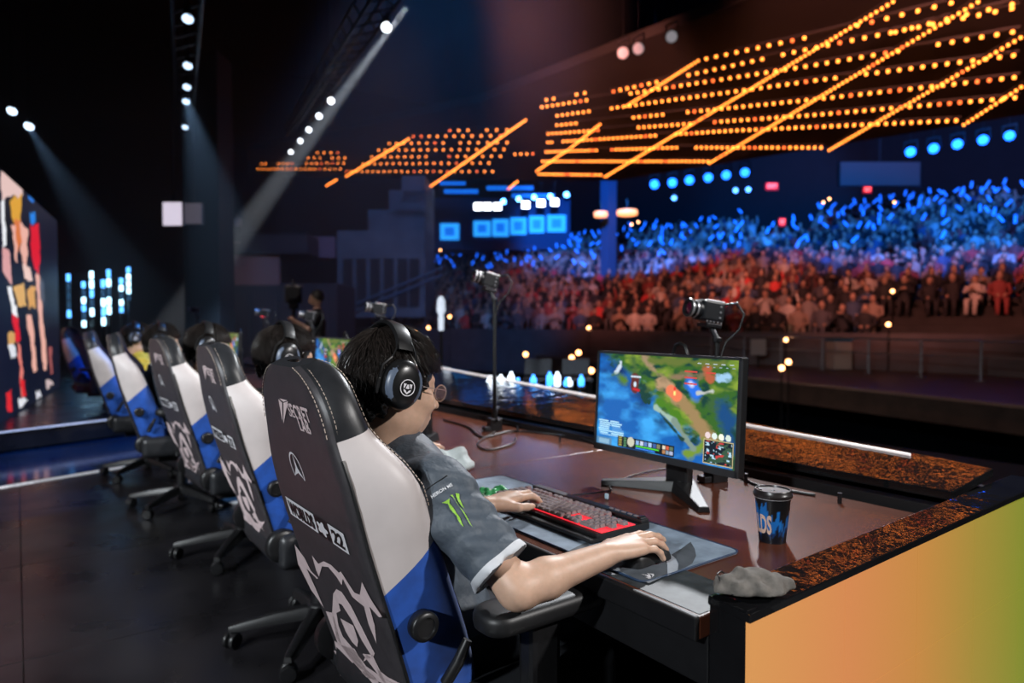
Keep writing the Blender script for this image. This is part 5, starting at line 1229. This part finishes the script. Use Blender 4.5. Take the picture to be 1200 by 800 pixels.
# ------------------------------------------------------------------ side balcony, stair block, banners, small screen
M_bal = mat('balcony_paint', (.12, .15, .19), .7, var=.25, scale=1); M_ban = mat('banner_cloth', (.36, .16, .13), .8, var=.15)
bq = pxd(450, 300, 30); yw = math.atan2(RIGHT.y, RIGHT.x)
def bgbox(name, label, cat, xa, ya, xb, yb, d, m_, depth=1.5, group=None, emit=None):
    a, b = pxd(xa, yb, d), pxd(xb, ya, d); w = (xb-xa)*d/FPX; h = (yb-ya)*d/FPX; c = pxd((xa+xb)/2, (ya+yb)/2, d)
    t = thing(name, label, cat, (c.x, c.y, c.z-h/2), yw, group); MB().box((0, depth/2, h/2), (w, depth, h)).build('body', m_, t, False, min(.03, h*.1)); return t, w, h
t, w, h = bgbox('side_balcony', 'stepped blue-lit balcony block left of the stalls', 'balcony', 395, 270, 498, 372, 30, M_bal, 4)
for i, (xa, ya) in enumerate(((430, 245), (455, 222), (470, 205))):
    x0 = (xa-446.5)*30/FPX; x1 = (498-446.5)*30/FPX; zt = (372-ya)*30/FPX; MB().box(((x0+x1)/2, 2, zt-.6), (x1-x0, 3.6, 1.2)).build('step_block', M_bal, t, False, .02)
for i, x in enumerate((408, 424, 440, 456, 472, 486)): MB().box(((x-446.5)*30/FPX, -.06, h*.40), (.42, .08, h*.55)).build('recess_panel', mat('balcony_dark', (.02, .015, .02), .7), t)
rl = MB(); rl.tube([((400-446.5)*30/FPX, -.3, .3), ((520-446.5)*30/FPX, -.3, 2.2)], .05, 6); rl.tube([((400-446.5)*30/FPX, -.3, .0), ((520-446.5)*30/FPX, -.3, 1.9)], .05, 6); rl.build('stair_rail', mat('rail_blue', (.12, .2, .3), .5), t)
bgbox('banner', 'dull red banner on the dark side wall behind the cameraman', 'banner', 259, 293, 327, 334, 24.9, M_ban, .16)
bgbox('wall_panel', 'dusky mauve wall panel beside the red banner', 'panel', 364, 277, 393, 302, 26, mat('mauve_panel', (.16, .10, .14), .8), .1)
t, w, h = bgbox('side_gallery', 'dark gallery block under the red banner', 'balcony', 258, 332, 395, 448, 25.0, mat('gallery_dark', (.035, .022, .025), .7), 3)
for i in range(4): MB().box(((i-1.5)*w/4.4, -.05, h*.5), (w/5.2, .08, h*.8)).build('gallery_panel', mat('gallery_panel', (.05, .028, .03), .7), t, False, .02)
t, w, h = bgbox('side_gallery', 'long dark gallery front above the red banner', 'balcony', 258, 274, 360, 297, 24.5, mat('gallery_dark', (.035, .022, .025), .7), 3)
MB().box((0, -.03, h+.03), (w, .08, .06)).build('handrail', M_metal, t)
def small_screen(x0, y0, x1, y1, d, label, em, col):
    c = pxd((x0+x1)/2, (y0+y1)/2, d); w, h = (x1-x0)*d/FPX, (y1-y0)*d/FPX; t = thing('hanging_screen', label, 'screen', c, yw); MB().box((0, .06, 0), (w*1.06, .1, h*1.06)).build('frame', M_plastic, t); MB().box((0, 0, 0), (w, .02, h)).build('display', mat('hanging_display_%g' % em, col, .5, emit=em, ecol=col), t)
    MB().cyl((0, .06, h/2), (0, .06, 22-c.z), .02, n=6).build('drop_pole', M_plastic, t)
small_screen(191, 237, 213, 264, 16, 'small white hanging screen in the dark behind the row', .9, (.80, .72, .86)); small_screen(216, 238, 236, 262, 17, 'dim hanging screen right beside the small white one', .10, (.6, .5, .6))
bgbox('dark_pillar', 'dark pillar behind the small hanging screens', 'pillar', 214, 60, 256, 392, 18, mat('dark_pillar', (.015, .018, .024), .7, var=.3), 1)
small_screen(985, 190, 1078, 217, 30, 'unlit grey projection screen over the right stalls', .04, (.10, .085, .09))
def exit_sign(x, y, w, h, d, label):
    p = pxd(x, y, d); t = thing('exit_sign', label, 'sign', p, yw, 'red exit signs'); W, H = w*d/FPX, h*d/FPX
    MB().box((0, .05, 0), (W, .08, H)).build('case', mat('exit_red', (.5, .02, .02), .5, emit=.6, ecol=(1, .02, .03)), t); tx = text_mb('EXIT', 1, .03); xs = [v[0] for v in tx.v]; ys = [v[1] for v in tx.v]
    tx.v = [(v[0]/(max(xs)-min(xs))*W*.8, .0, v[1]/(max(ys)-min(ys))*H*.6) for v in tx.v]; tx.build('lettering', mat('exit_letters', (1, .2, .15), .5, emit=5, ecol=(1, .08, .06)), t)
exit_sign(1017, 222, 9, 7, 30, 'small bright red exit sign under the grey projection screen'); exit_sign(905, 218, 14, 8, 32, 'dim red exit sign right of the blue floodlights'); exit_sign(917, 260, 7, 9, 32, 'small red exit sign over the stalls aisle')
# ------------------------------------------------------------------ people
M_shirt = mat('spectator_shirt', (.3, .3, .3), .8, objcol=True); M_skin2 = mat('spectator_skin', (.42, .26, .19), .6); M_hair2 = mat('spectator_hair', (.012, .010, .009), .6)
def seated(var):
    """seated spectator: a single joined shape of hips, torso, neck, head, arms and thighs; faces -y"""
    m = MB(); idx = []
    def part(mi, n0): idx.extend([mi]*(len(m.f)-n0))
    lean = [0, -.05, .06, 0, -.02][var]; P = []
    for z, rx, ry, y in ((.40, .17, .12, .02), (.55, .16, .11, .03), (.75, .19, .12, .0+lean*.5), (.88, .20, .10, lean), (.94, .11, .07, lean), (.97, .05, .05, lean)):
        P.append([(rx*math.cos(a), y+ry*math.sin(a), z) for a in [2*math.pi*i/8 for i in range(8)]])
    n0 = len(m.f); m.grid(P, close_v=True); m.f.append(tuple(range(8))[::-1])
    for s in (-1, 1):
        m.tube([(s*.09, .0, .44), (s*.10, -.42, .46), (s*.10, -.45, .05)], [.085, .07, .05], 6)
        ar = {0: [(s*.20, lean, .87), (s*.25, -.05, .62), (s*.10, -.28, .56)], 1: [(s*.20, lean, .87), (s*.24, -.18, .68), (s*.04, -.30, .80)], 2: [(s*.20, lean, .87), (s*.26, -.02, .62), (s*.14, -.25, .55)],
              3: [(s*.20, lean, .87), (s*.27, -.05, 1.05 if s > 0 else .63), (s*.22 if s > 0 else -.1, -.12, 1.30 if s > 0 else .56)], 4: [(s*.20, lean, .87), (s*.25, -.16, .66), (s*.05, -.26, .92)]}[var]
        m.tube(ar, [.06, .05, .04], 6)
    part(0, n0); n0 = len(m.f); m.ball((0, lean-.02, 1.09), (.082, .10, .12), 8, 6); m.tube([(0, lean, .93), (0, lean-.01, 1.03)], .05, 6)
    for s in (-1, 1): h = {0: (s*.08, -.32, .56), 1: (s*.03, -.33, .82), 2: (s*.12, -.28, .55), 3: (s*.22 if s > 0 else -.08, -.13 if s > 0 else -.3, 1.36 if s > 0 else .56), 4: (s*.04, -.28, .95)}[var]; m.ball(h, .045, 6, 4)
    part(1, n0); n0 = len(m.f); m.ball((0, lean+.008, 1.115), (.092, .105, .118), 8, 5)
    # keep the face clear: pull the front of the hair back
    nv = 8*4+2
    for i in range(len(m.v)-nv, len(m.v)):
        x, y, z = m.v[i]
        if y < lean-.03 and z < 1.15: m.v[i] = (x*.8, lean+.0, z)
    part(2, n0); return m, idx
SEATED = []
for v in range(5):
    m, idx = seated(v); me = m.mesh('spectator_%d' % v)
    for q in (M_shirt, M_skin2, M_hair2): me.materials.append(q)
    me.polygons.foreach_set('material_index', idx) if len(me.polygons) == len(idx) else None
    me.shade_smooth(); SEATED.append((me, m, idx))
POSE = {'spectator_0': 'hands in the lap', 'spectator_1': 'clapping', 'spectator_2': 'leaning back', 'spectator_3': 'one arm raised', 'spectator_4': 'hands at the chin'}
SHIRTS = [(.02,.02,.025)]*5+[(.25,.05,.05),(.45,.42,.42),(.5,.46,.44),(.08,.08,.1),(.12,.05,.05),(.3,.22,.18),(.05,.08,.16),(.55,.05,.05),(.22,.20,.2)]
spots = []; PIL = pxd(713, 262, 33)
for i, V in enumerate(ROWS):
    u = umin(V)+.3+random.random()*.3
    while u < umax(V)-.2:
        p = vu(V, u, zrow(V)); f = p+Vector((0, 0, 1.1))-EYE; X = 600+FPX*f.dot(RIGHT)/f.dot(FWD); Yp = 400-FPX*f.dot(UP)/f.dot(FWD)
        skip = (p-PIL).xy.length < .9 or random.random() < .10 or X > 1235 or X < 395 or (V < 22 and u < .26*V) or (890 < X < 955 and V > 35) or (V > 34 and X > 690 and X < 890 and random.random() < .15)
        if not skip: spots.append((f.dot(FWD), p, V, u, X, Yp))
        u += random.uniform(.52, .66)
spots.sort(key=lambda s: s[0])
def shirt_label(c):
    if c[0] > .4 and c[1] < .2: return 'red'
    if c[0] > .4: return 'white'
    if c[0] > .2: return 'brown or rust'
    return 'dark'
facing = math.atan2(UD.y, UD.x)
rr = lambda p: math.atan2((EYE-p).y, (EYE-p).x)+math.pi/2
near, rest = spots[:300], spots[300:]
for d, p, V, u, X, Yp in near:
    me, _, _ = SEATED[random.choice((0, 0, 1, 2, 2, 3, 4))]; o = bpy.data.objects.new('spectator', me); link(o); o.location = p; o.rotation_euler.z = rr(p)+random.uniform(-.3, .3); o.scale = (1, 1, random.uniform(.94, 1.05))
    c = random.choice(SHIRTS); o.color = (*c, 1); s = shirt_label(c); lb = 'spectator in a %s top, %s, %s row of the stalls' % (s, POSE[me.name.split('.')[0]], ORD[min(21, int(round((V-20)/.9)))]); tag(o, lb, 'person', lb)
# everyone further up, past what can be told apart: one crowd mesh
AV, AF, AC = [], [], []; off = 0
for d, p, V, u, X, Yp in rest:
    me, m, idx = SEATED[random.choice((0, 0, 1, 2, 3, 4))]; a = rr(p)+random.uniform(-.4, .4); R = np.array(((math.cos(a), -math.sin(a), 0), (math.sin(a), math.cos(a), 0), (0, 0, 1)))
    AV.append(np.array(m.v) @ R.T+np.array(p)); c = random.choice(SHIRTS)
    for f, q in zip(m.f, idx): AF.append(tuple(i+off for i in f)); AC += [((*c, 1), (.42, .26, .19, 1), (.012, .01, .009, 1))[q]]*len(f)
    off += len(m.v)
me = bpy.data.meshes.new('crowd'); me.from_pydata(np.concatenate(AV).tolist(), [], AF); at = me.color_attributes.new('Col', 'FLOAT_COLOR', 'CORNER'); at.data.foreach_set('color', np.array(AC, np.float32).ravel()); me.shade_smooth()
tag(mesh_obj('spectator_crowd', me, vcol_mat('crowd_cloth', rough=.8)), 'dense crowd of spectators filling the upper stalls under blue light', 'crowd', None, 'stuff')
# glowing blue light sticks held up in the stalls
M_stick = mat('blue_stick_glow', (.1, .5, 1), .4, emit=1.9, ecol=(.008, .12, 1)); sm = MB(); sm.tube([(0, 0, 0), (0, 0, .30)], [.05, .045], 6); STK = sm.mesh('glow'); STK.materials.append(M_stick); hm = MB(); hm.tube([(0, 0, -.12), (0, 0, 0)], .025, 6); HDL = hm.mesh('handle'); HDL.materials.append(M_plastic)
cand = [s for s in spots if s[2] > 27 or (s[2] > 22 and random.random() < .05)]; random.shuffle(cand)
cnt = 0
for d, p, V, u, X, Yp in cand:
    if cnt >= 240: break
    if X < 500 or random.random() > (V-24)/14: continue
    cnt += 1; o = thing('light_stick', 'blue glowing light stick held up in the %s row of the stalls' % ORD[min(21, int(round((V-20)/.9)))], 'light stick', p+Vector((0, -.25, 0))+VD*-.15+Vector((random.uniform(-.2, .2), 0, random.uniform(1.12, 1.35))), 0, 'blue light sticks, %s row' % ORD[min(21, int(round((V-20)/.9)))])
    o.rotation_euler = (random.uniform(-.7, .7), random.uniform(-.9, .9), 0); link(bpy.data.objects.new('glow', STK), o); link(bpy.data.objects.new('handle', HDL), o)
# ------------------------------------------------------------------ pit: rails, bins, low benches, footlights, aisle lamps
M_railm = mat('barrier_steel', (.22, .23, .26), .45, metal=.5)
R0, R1 = px(872, 428, 0), px(1230, 452, 0); rv = R1-R0; n = 6; a = R0-rv*.25; b = R1
for k in range(8):
    p, q = R0+rv*((k-2)/6), R0+rv*((k-1)/6); t = thing('crowd_barrier', 'grey steel crowd barrier on the front platform, %s section from the booth side' % ORD[k], 'barrier', p, 0, 'crowd barriers on the front platform'); d = q-p
    MB().tube([(0, 0, .84), d+Vector((0, 0, .84))], .025, 8).build('top_rail', M_railm, t); MB().tube([(0, 0, .5), d+Vector((0, 0, .5))], .014, 6).build('mid_rail', M_railm, t); MB().tube([(0, 0, .0), (0, 0, .84)], .026, 8).build('post', M_railm, t); MB().box((0, 0, .01), (.16, .16, .02)).build('foot', M_railm, t)
p = px(988, 434, 0); t = thing('bin', 'pale box bin with a blue lid behind the barrier', 'bin', p, yw); MB().box((0, .25, .38), (.46, .5, .72)).build('body', mat('bin_pale', (.42, .34, .30), .6), t, False, .02); MB().box((0, .25, .79), (.5, .54, .10)).build('lid', mat('bin_lid', (.03, .20, .40), .5), t, False, .03)
p = px(889, 430, 0); t = thing('sign_board', 'grey board standing by the barrier behind the monitor', 'board', p, yw); MB().box((0, .05, .55), (.42, .05, .45)).build('board', mat('board_grey', (.25, .27, .3), .6), t, False, .01); MB().box((0, .05, .17), (.05, .05, .34)).build('stem', M_plastic, t)
p = px(1110, 428, 0); t = thing('equipment_case', 'low black equipment case on the dark front platform', 'case', p+Vector((0, 1.2, 0)), yw); MB().box((0, .4, .3), (3.0, .8, .6)).build('body', M_plastic, t, False, .03); MB().box((0, .4, .62), (2.9, .7, .04)).build('lid', mat('case_lid', (.18, .15, .15), .5), t, False, .01)
for i, (x, lab) in enumerate(((632, 'pale low bench in the pit, nearer the tall camera pole'), (678, 'pale low bench in the pit, nearer the game monitor'))):
    p = pxd(x, 462, 12); t = thing('bench', lab, 'bench', (p.x, p.y, -.45), yw); H_ = p.z+.45+.25
    MB().box((0, .3, H_), (.52, .5, .06)).build('seat', mat('bench_pale', (.16, .18, .22), .6), t, False, .02); MB().box((0, .55, H_+.2), (.5, .05, .3)).build('backrest', mat('bench_pale', (.16, .18, .22), .6), t, False, .02)
    for sx in (-1, 1):
        for sy in (.08, .52): MB().box((sx*.22, sy, H_/2-.3), (.03, .03, H_+.5)).build('leg', M_metal, t)
for i, (x, y, hot) in enumerate([(573, 470, 1), (587, 474, 1), (599, 474, 1), (607, 470, 0), (625, 475, 0), (644, 476, 0), (664, 481, 0), (681, 486, 0), (653, 484, 1), (667, 486, 1)]):
    p = pxd(x, y, 4.6); t = thing('footlight', ('small white' if hot else 'small blue')+' footlight standing on the back of the glossy ledge', 'footlight', (p.x, p.y, .80), yw, 'white footlights' if hot else 'blue footlights')
    hh = max(.05, p.z-.80); MB().cyl((0, 0, 0), (0, 0, .02), .03, n=10).build('base', M_plastic, t); MB().lathe([(.016, .02), (.022, .03), (.022, .05+.02*(i % 3)), (.010, .065+.02*(i % 3)), (.010, .078+.02*(i % 3))], 10).build('lamp', mat('foot_white' if hot else 'foot_blue', (.8, .9, 1) if hot else (.1, .4, 1), .4, emit=2.2 if hot else 3.0, ecol=(.75, .88, 1) if hot else (.03, .26, 1)), t, True)
_w = MB(); _w.ball((0, 0, 0), .055, 8, 6); WB = _w.mesh('globe', smooth=True); WB.materials.append(mat('aisle_warm', (1, .6, .3), .4, emit=9, ecol=(1, .42, .16)))
_w = MB(); _w.tube([(0, 0, -.05), (0, 0, -1)], .014, 5); WS = _w.mesh('stem'); WS.materials.append(M_plastic)
for x, y, d in ((487, 390, 20), (527, 371, 24), (502, 384, 22), (670, 419, 15), (678, 413, 15), (508, 297, 38), (516, 293, 38), (690, 384, 21), (616, 415, 16), (693, 434, 13), (916, 394, 20), (921, 398, 18), (916, 431, 13), (924, 424, 13.5), (965, 237, 34), (972, 233, 34), (1048, 237, 33), (1046, 341, 20), (1041, 380, 17), (740, 263, 36), (748, 260, 36), (715, 275, 36)):
    p = pxd(x, y, d); o = thing('aisle_lamp', 'tiny warm lamp glowing in the dark around the stalls', 'lamp', p, 0, 'tiny warm aisle lamps'); link(bpy.data.objects.new('globe', WB), o); q = link(bpy.data.objects.new('stem', WS), o); q.scale.z = max(.3, p.z+1.0)
p = pxd(517, 387, 9); t = thing('lit_microphone_stand', 'white-lit stand in front of the stalls beside the tall camera pole', 'stand', (p.x, p.y, 0), 0); zt = pxd(517, 347, 9).z
MB().cyl((0, 0, .02), (0, 0, p.z), .02, n=8).build('pole', M_plastic, t); MB().lathe([(.035, p.z), (.04, p.z+.16), (.03, p.z+.2), (.06, p.z+.26), (.05, zt-.05), (.02, zt)], 12).build('lit_head', mat('stand_painted_light', (.8, .85, .95), .5, emit=.75, ecol=(.75, .85, 1)), t, True); MB().cyl((0, 0, 0), (0, 0, .02), .15).build('base', M_plastic, t)  # emission on the head stands in for white light falling on it
# ------------------------------------------------------------------ standing cameraman and two distant standing people
def standing(label, p, h, shirt, pose, rz, name='person'):
    s = h/1.75; t = thing(name, label, 'person', p, rz); hS = SDF((-.55, -.55, -.02), (.55, .55, 1.85), .014 if pose else .03); B = hS
    B.ell((0, .0, 1.62), (.075, .095, .115), k=.02); B.ell((0, -.05, 1.57), (.05, .06, .05), k=.02); B.cone((0, -.095, 1.61), (0, -.108, 1.585), .010, .012, k=.01); B.cone((0, .01, 1.40), (0, 0, 1.55), .055, .05, k=.03)
    B.ell((0, .01, 1.24), (.18, .11, .22), k=.05); B.ell((0, .01, 1.0), (.165, .11, .17), k=.05)
    for sg in (-1, 1):
        B.cone((sg*.09, 0, .95), (sg*.10, -.01, .5), .085, .06, k=.04); B.cone((sg*.10, -.01, .5), (sg*.11, .01, .08), .058, .04, k=.03); B.cone((sg*.11, .02, .04), (sg*.12, -.16, .03), .045, .035, k=.02)
        E = (sg*.27, -.14, 1.16) if pose else (sg*.24, 0, 1.12); W = (sg*.16, -.36, 1.32) if pose else (sg*.22, -.10, .92)
        B.cone((sg*.18, .01, 1.40), E, .055, .042, k=.03); B.cone(E, W, .042, .03, k=.02); B.ell(W, (.035, .05, .04), k=.02)
    bo_ = mesh_obj('body', B.mesh('body'), M_skin2, t); bo_.scale = (s, s, s)
    C = SDF((-.45, -.45, .3), (.45, .45, 1.5), .016 if pose else .03); C.ell((0, .01, 1.23), (.195, .125, .235), k=.05); C.ell((0, .01, 1.0), (.18, .125, .17), k=.05)
    for sg in (-1, 1): E = Vector((sg*.27, -.14, 1.16) if pose else (sg*.24, 0, 1.12)); S_ = Vector((sg*.18, .01, 1.40)); C.cone(S_, S_.lerp(E, .8), .068, .06, k=.03)
    co = mesh_obj('shirt', C.mesh('shirt'), shirt, t); co.scale = (s, s, s)
    Tt = SDF((-.3, -.3, .04), (.3, .3, 1.1), .02); Tt.ell((0, .01, .95), (.17, .12, .10), k=.04)
    for sg in (-1, 1): Tt.cone((sg*.09, 0, .92), (sg*.10, -.01, .5), .098, .075, k=.04); Tt.cone((sg*.10, -.01, .5), (sg*.11, .01, .08), .075, .062, k=.03)
    to = mesh_obj('trousers', Tt.mesh('trousers'), mat('black_trousers', (.012, .012, .014), .8), t); to.scale = (s, s, s)
    Hh = SDF((-.13, -.14, 1.5), (.13, .14, 1.80), .010); Hh.ell((0, .015, 1.65), (.086, .10, .105), k=.02); Hh.ell((0, -.10, 1.58), (.075, .07, .09), k=.01, op='sub'); ho = mesh_obj('hair', Hh.mesh('hair'), M_hair2, t); ho.scale = (s, s, s)
    return t
cmp_ = pxd(371, 376, 10.0); cm = standing('cameraman in a black T-shirt raising a camera behind the desk', Vector((cmp_.x, cmp_.y, 0)), 1.72, mat('black_tshirt', (.014, .014, .017), .8), True, YAW+math.radians(-70))
vc = thing('video_camera', 'bulky black video camera held up by the cameraman', 'camera', pxd(344, 345, 9.75), YAW+math.radians(15)); MB().box((0, 0, 0), (.24, .26, .26)).build('body', M_cam, vc, False, .03); MB().cyl((0, -.17, .02), (0, -.40, .02), .085, .095, 16).build('lens', M_cam, vc, True); MB().tube([(0, .12, .11), (0, .10, .19), (0, -.10, .19), (0, -.12, .11)], .018, 8).build('top_handle', M_cam, vc, True); MB().box((0, .02, -.16), (.14, .22, .10)).build('grip', M_cam, vc, False, .02)
MB().cyl((0, 0, -.2), (0, 0, -.55), .03, n=10).build('support_pole', M_plastic, vc)
p = pxd(264, 372, 23.6); standing('pale figure in blue standing on the dark gallery', Vector((p.x, p.y, pxd(264, 285, 23.6).z)), 1.0, mat('blue_top', (.10, .16, .24), .8), False, YAW)
p = pxd(279, 372, 23.6); standing('figure in a pale top standing on the dark gallery', Vector((p.x, p.y, pxd(279, 285, 23.6).z)), 1.05, mat('pale_top', (.5, .34, .30), .8), False, YAW)
tl = thing('tally_light', 'small red tally lamp beyond the third player\'s monitor', 'lamp', pxd(309, 369, 6.6)); MB().box((0, 0, 0), (.08, .03, .035)).build('lamp', mat('tally_red', (1, .05, .05), .4, emit=4, ecol=(1, .02, .03)), tl, False, .005); MB().cyl((0, 0, -.02), (0, 0, -1.3), .01, n=8).build('stem', M_plastic, tl)
make_camera('camera on a stand beyond the far end of the team desk', pxd(231, 376, 8.6).x, pxd(231, 376, 8.6).y, 1.40, math.radians(-20), -6, 0.0)
# ------------------------------------------------------------------ haze with spotlight beams at the back of the stage
hz = MB(); hz.box((-22.3, 3.0, 5.1), (23.6, 16, 10.0)); ho = hz.build('stage_haze', None); ho['kind'] = 'stuff'; tag(ho, 'thin stage haze catching the spotlight beams', 'haze')
hm_ = bpy.data.materials.new('haze'); hm_.use_nodes = True; nt = hm_.node_tree; nt.nodes.remove(nt.nodes['Principled BSDF']); vs_ = nd(nt, 'ShaderNodeVolumeScatter'); vs_.inputs['Density'].default_value = .014; vs_.inputs['Anisotropy'].default_value = .3; vs_.inputs['Color'].default_value = (.85, .92, 1, 1)
nt.links.new(vs_.outputs[0], nt.nodes['Material Output'].inputs['Volume']); ho.data.materials.append(hm_)
lamp('beam_spot', 'SPOT', pxd(478, 6, 12.5), pxd(290, 262, 19.5), 120000, (.92, .95, 1.0), .05, 4.6, .5)
lamp('beam_spot_blue', 'SPOT', pxd(34, 148, 12), pxd(150, 330, 14), 2600, (.4, .65, 1.0), .06, 26, .6)
lamp('beam_spot_blue', 'SPOT', pxd(217, 110, 12), pxd(265, 300, 15), 2400, (.4, .65, 1.0), .06, 30, .6)
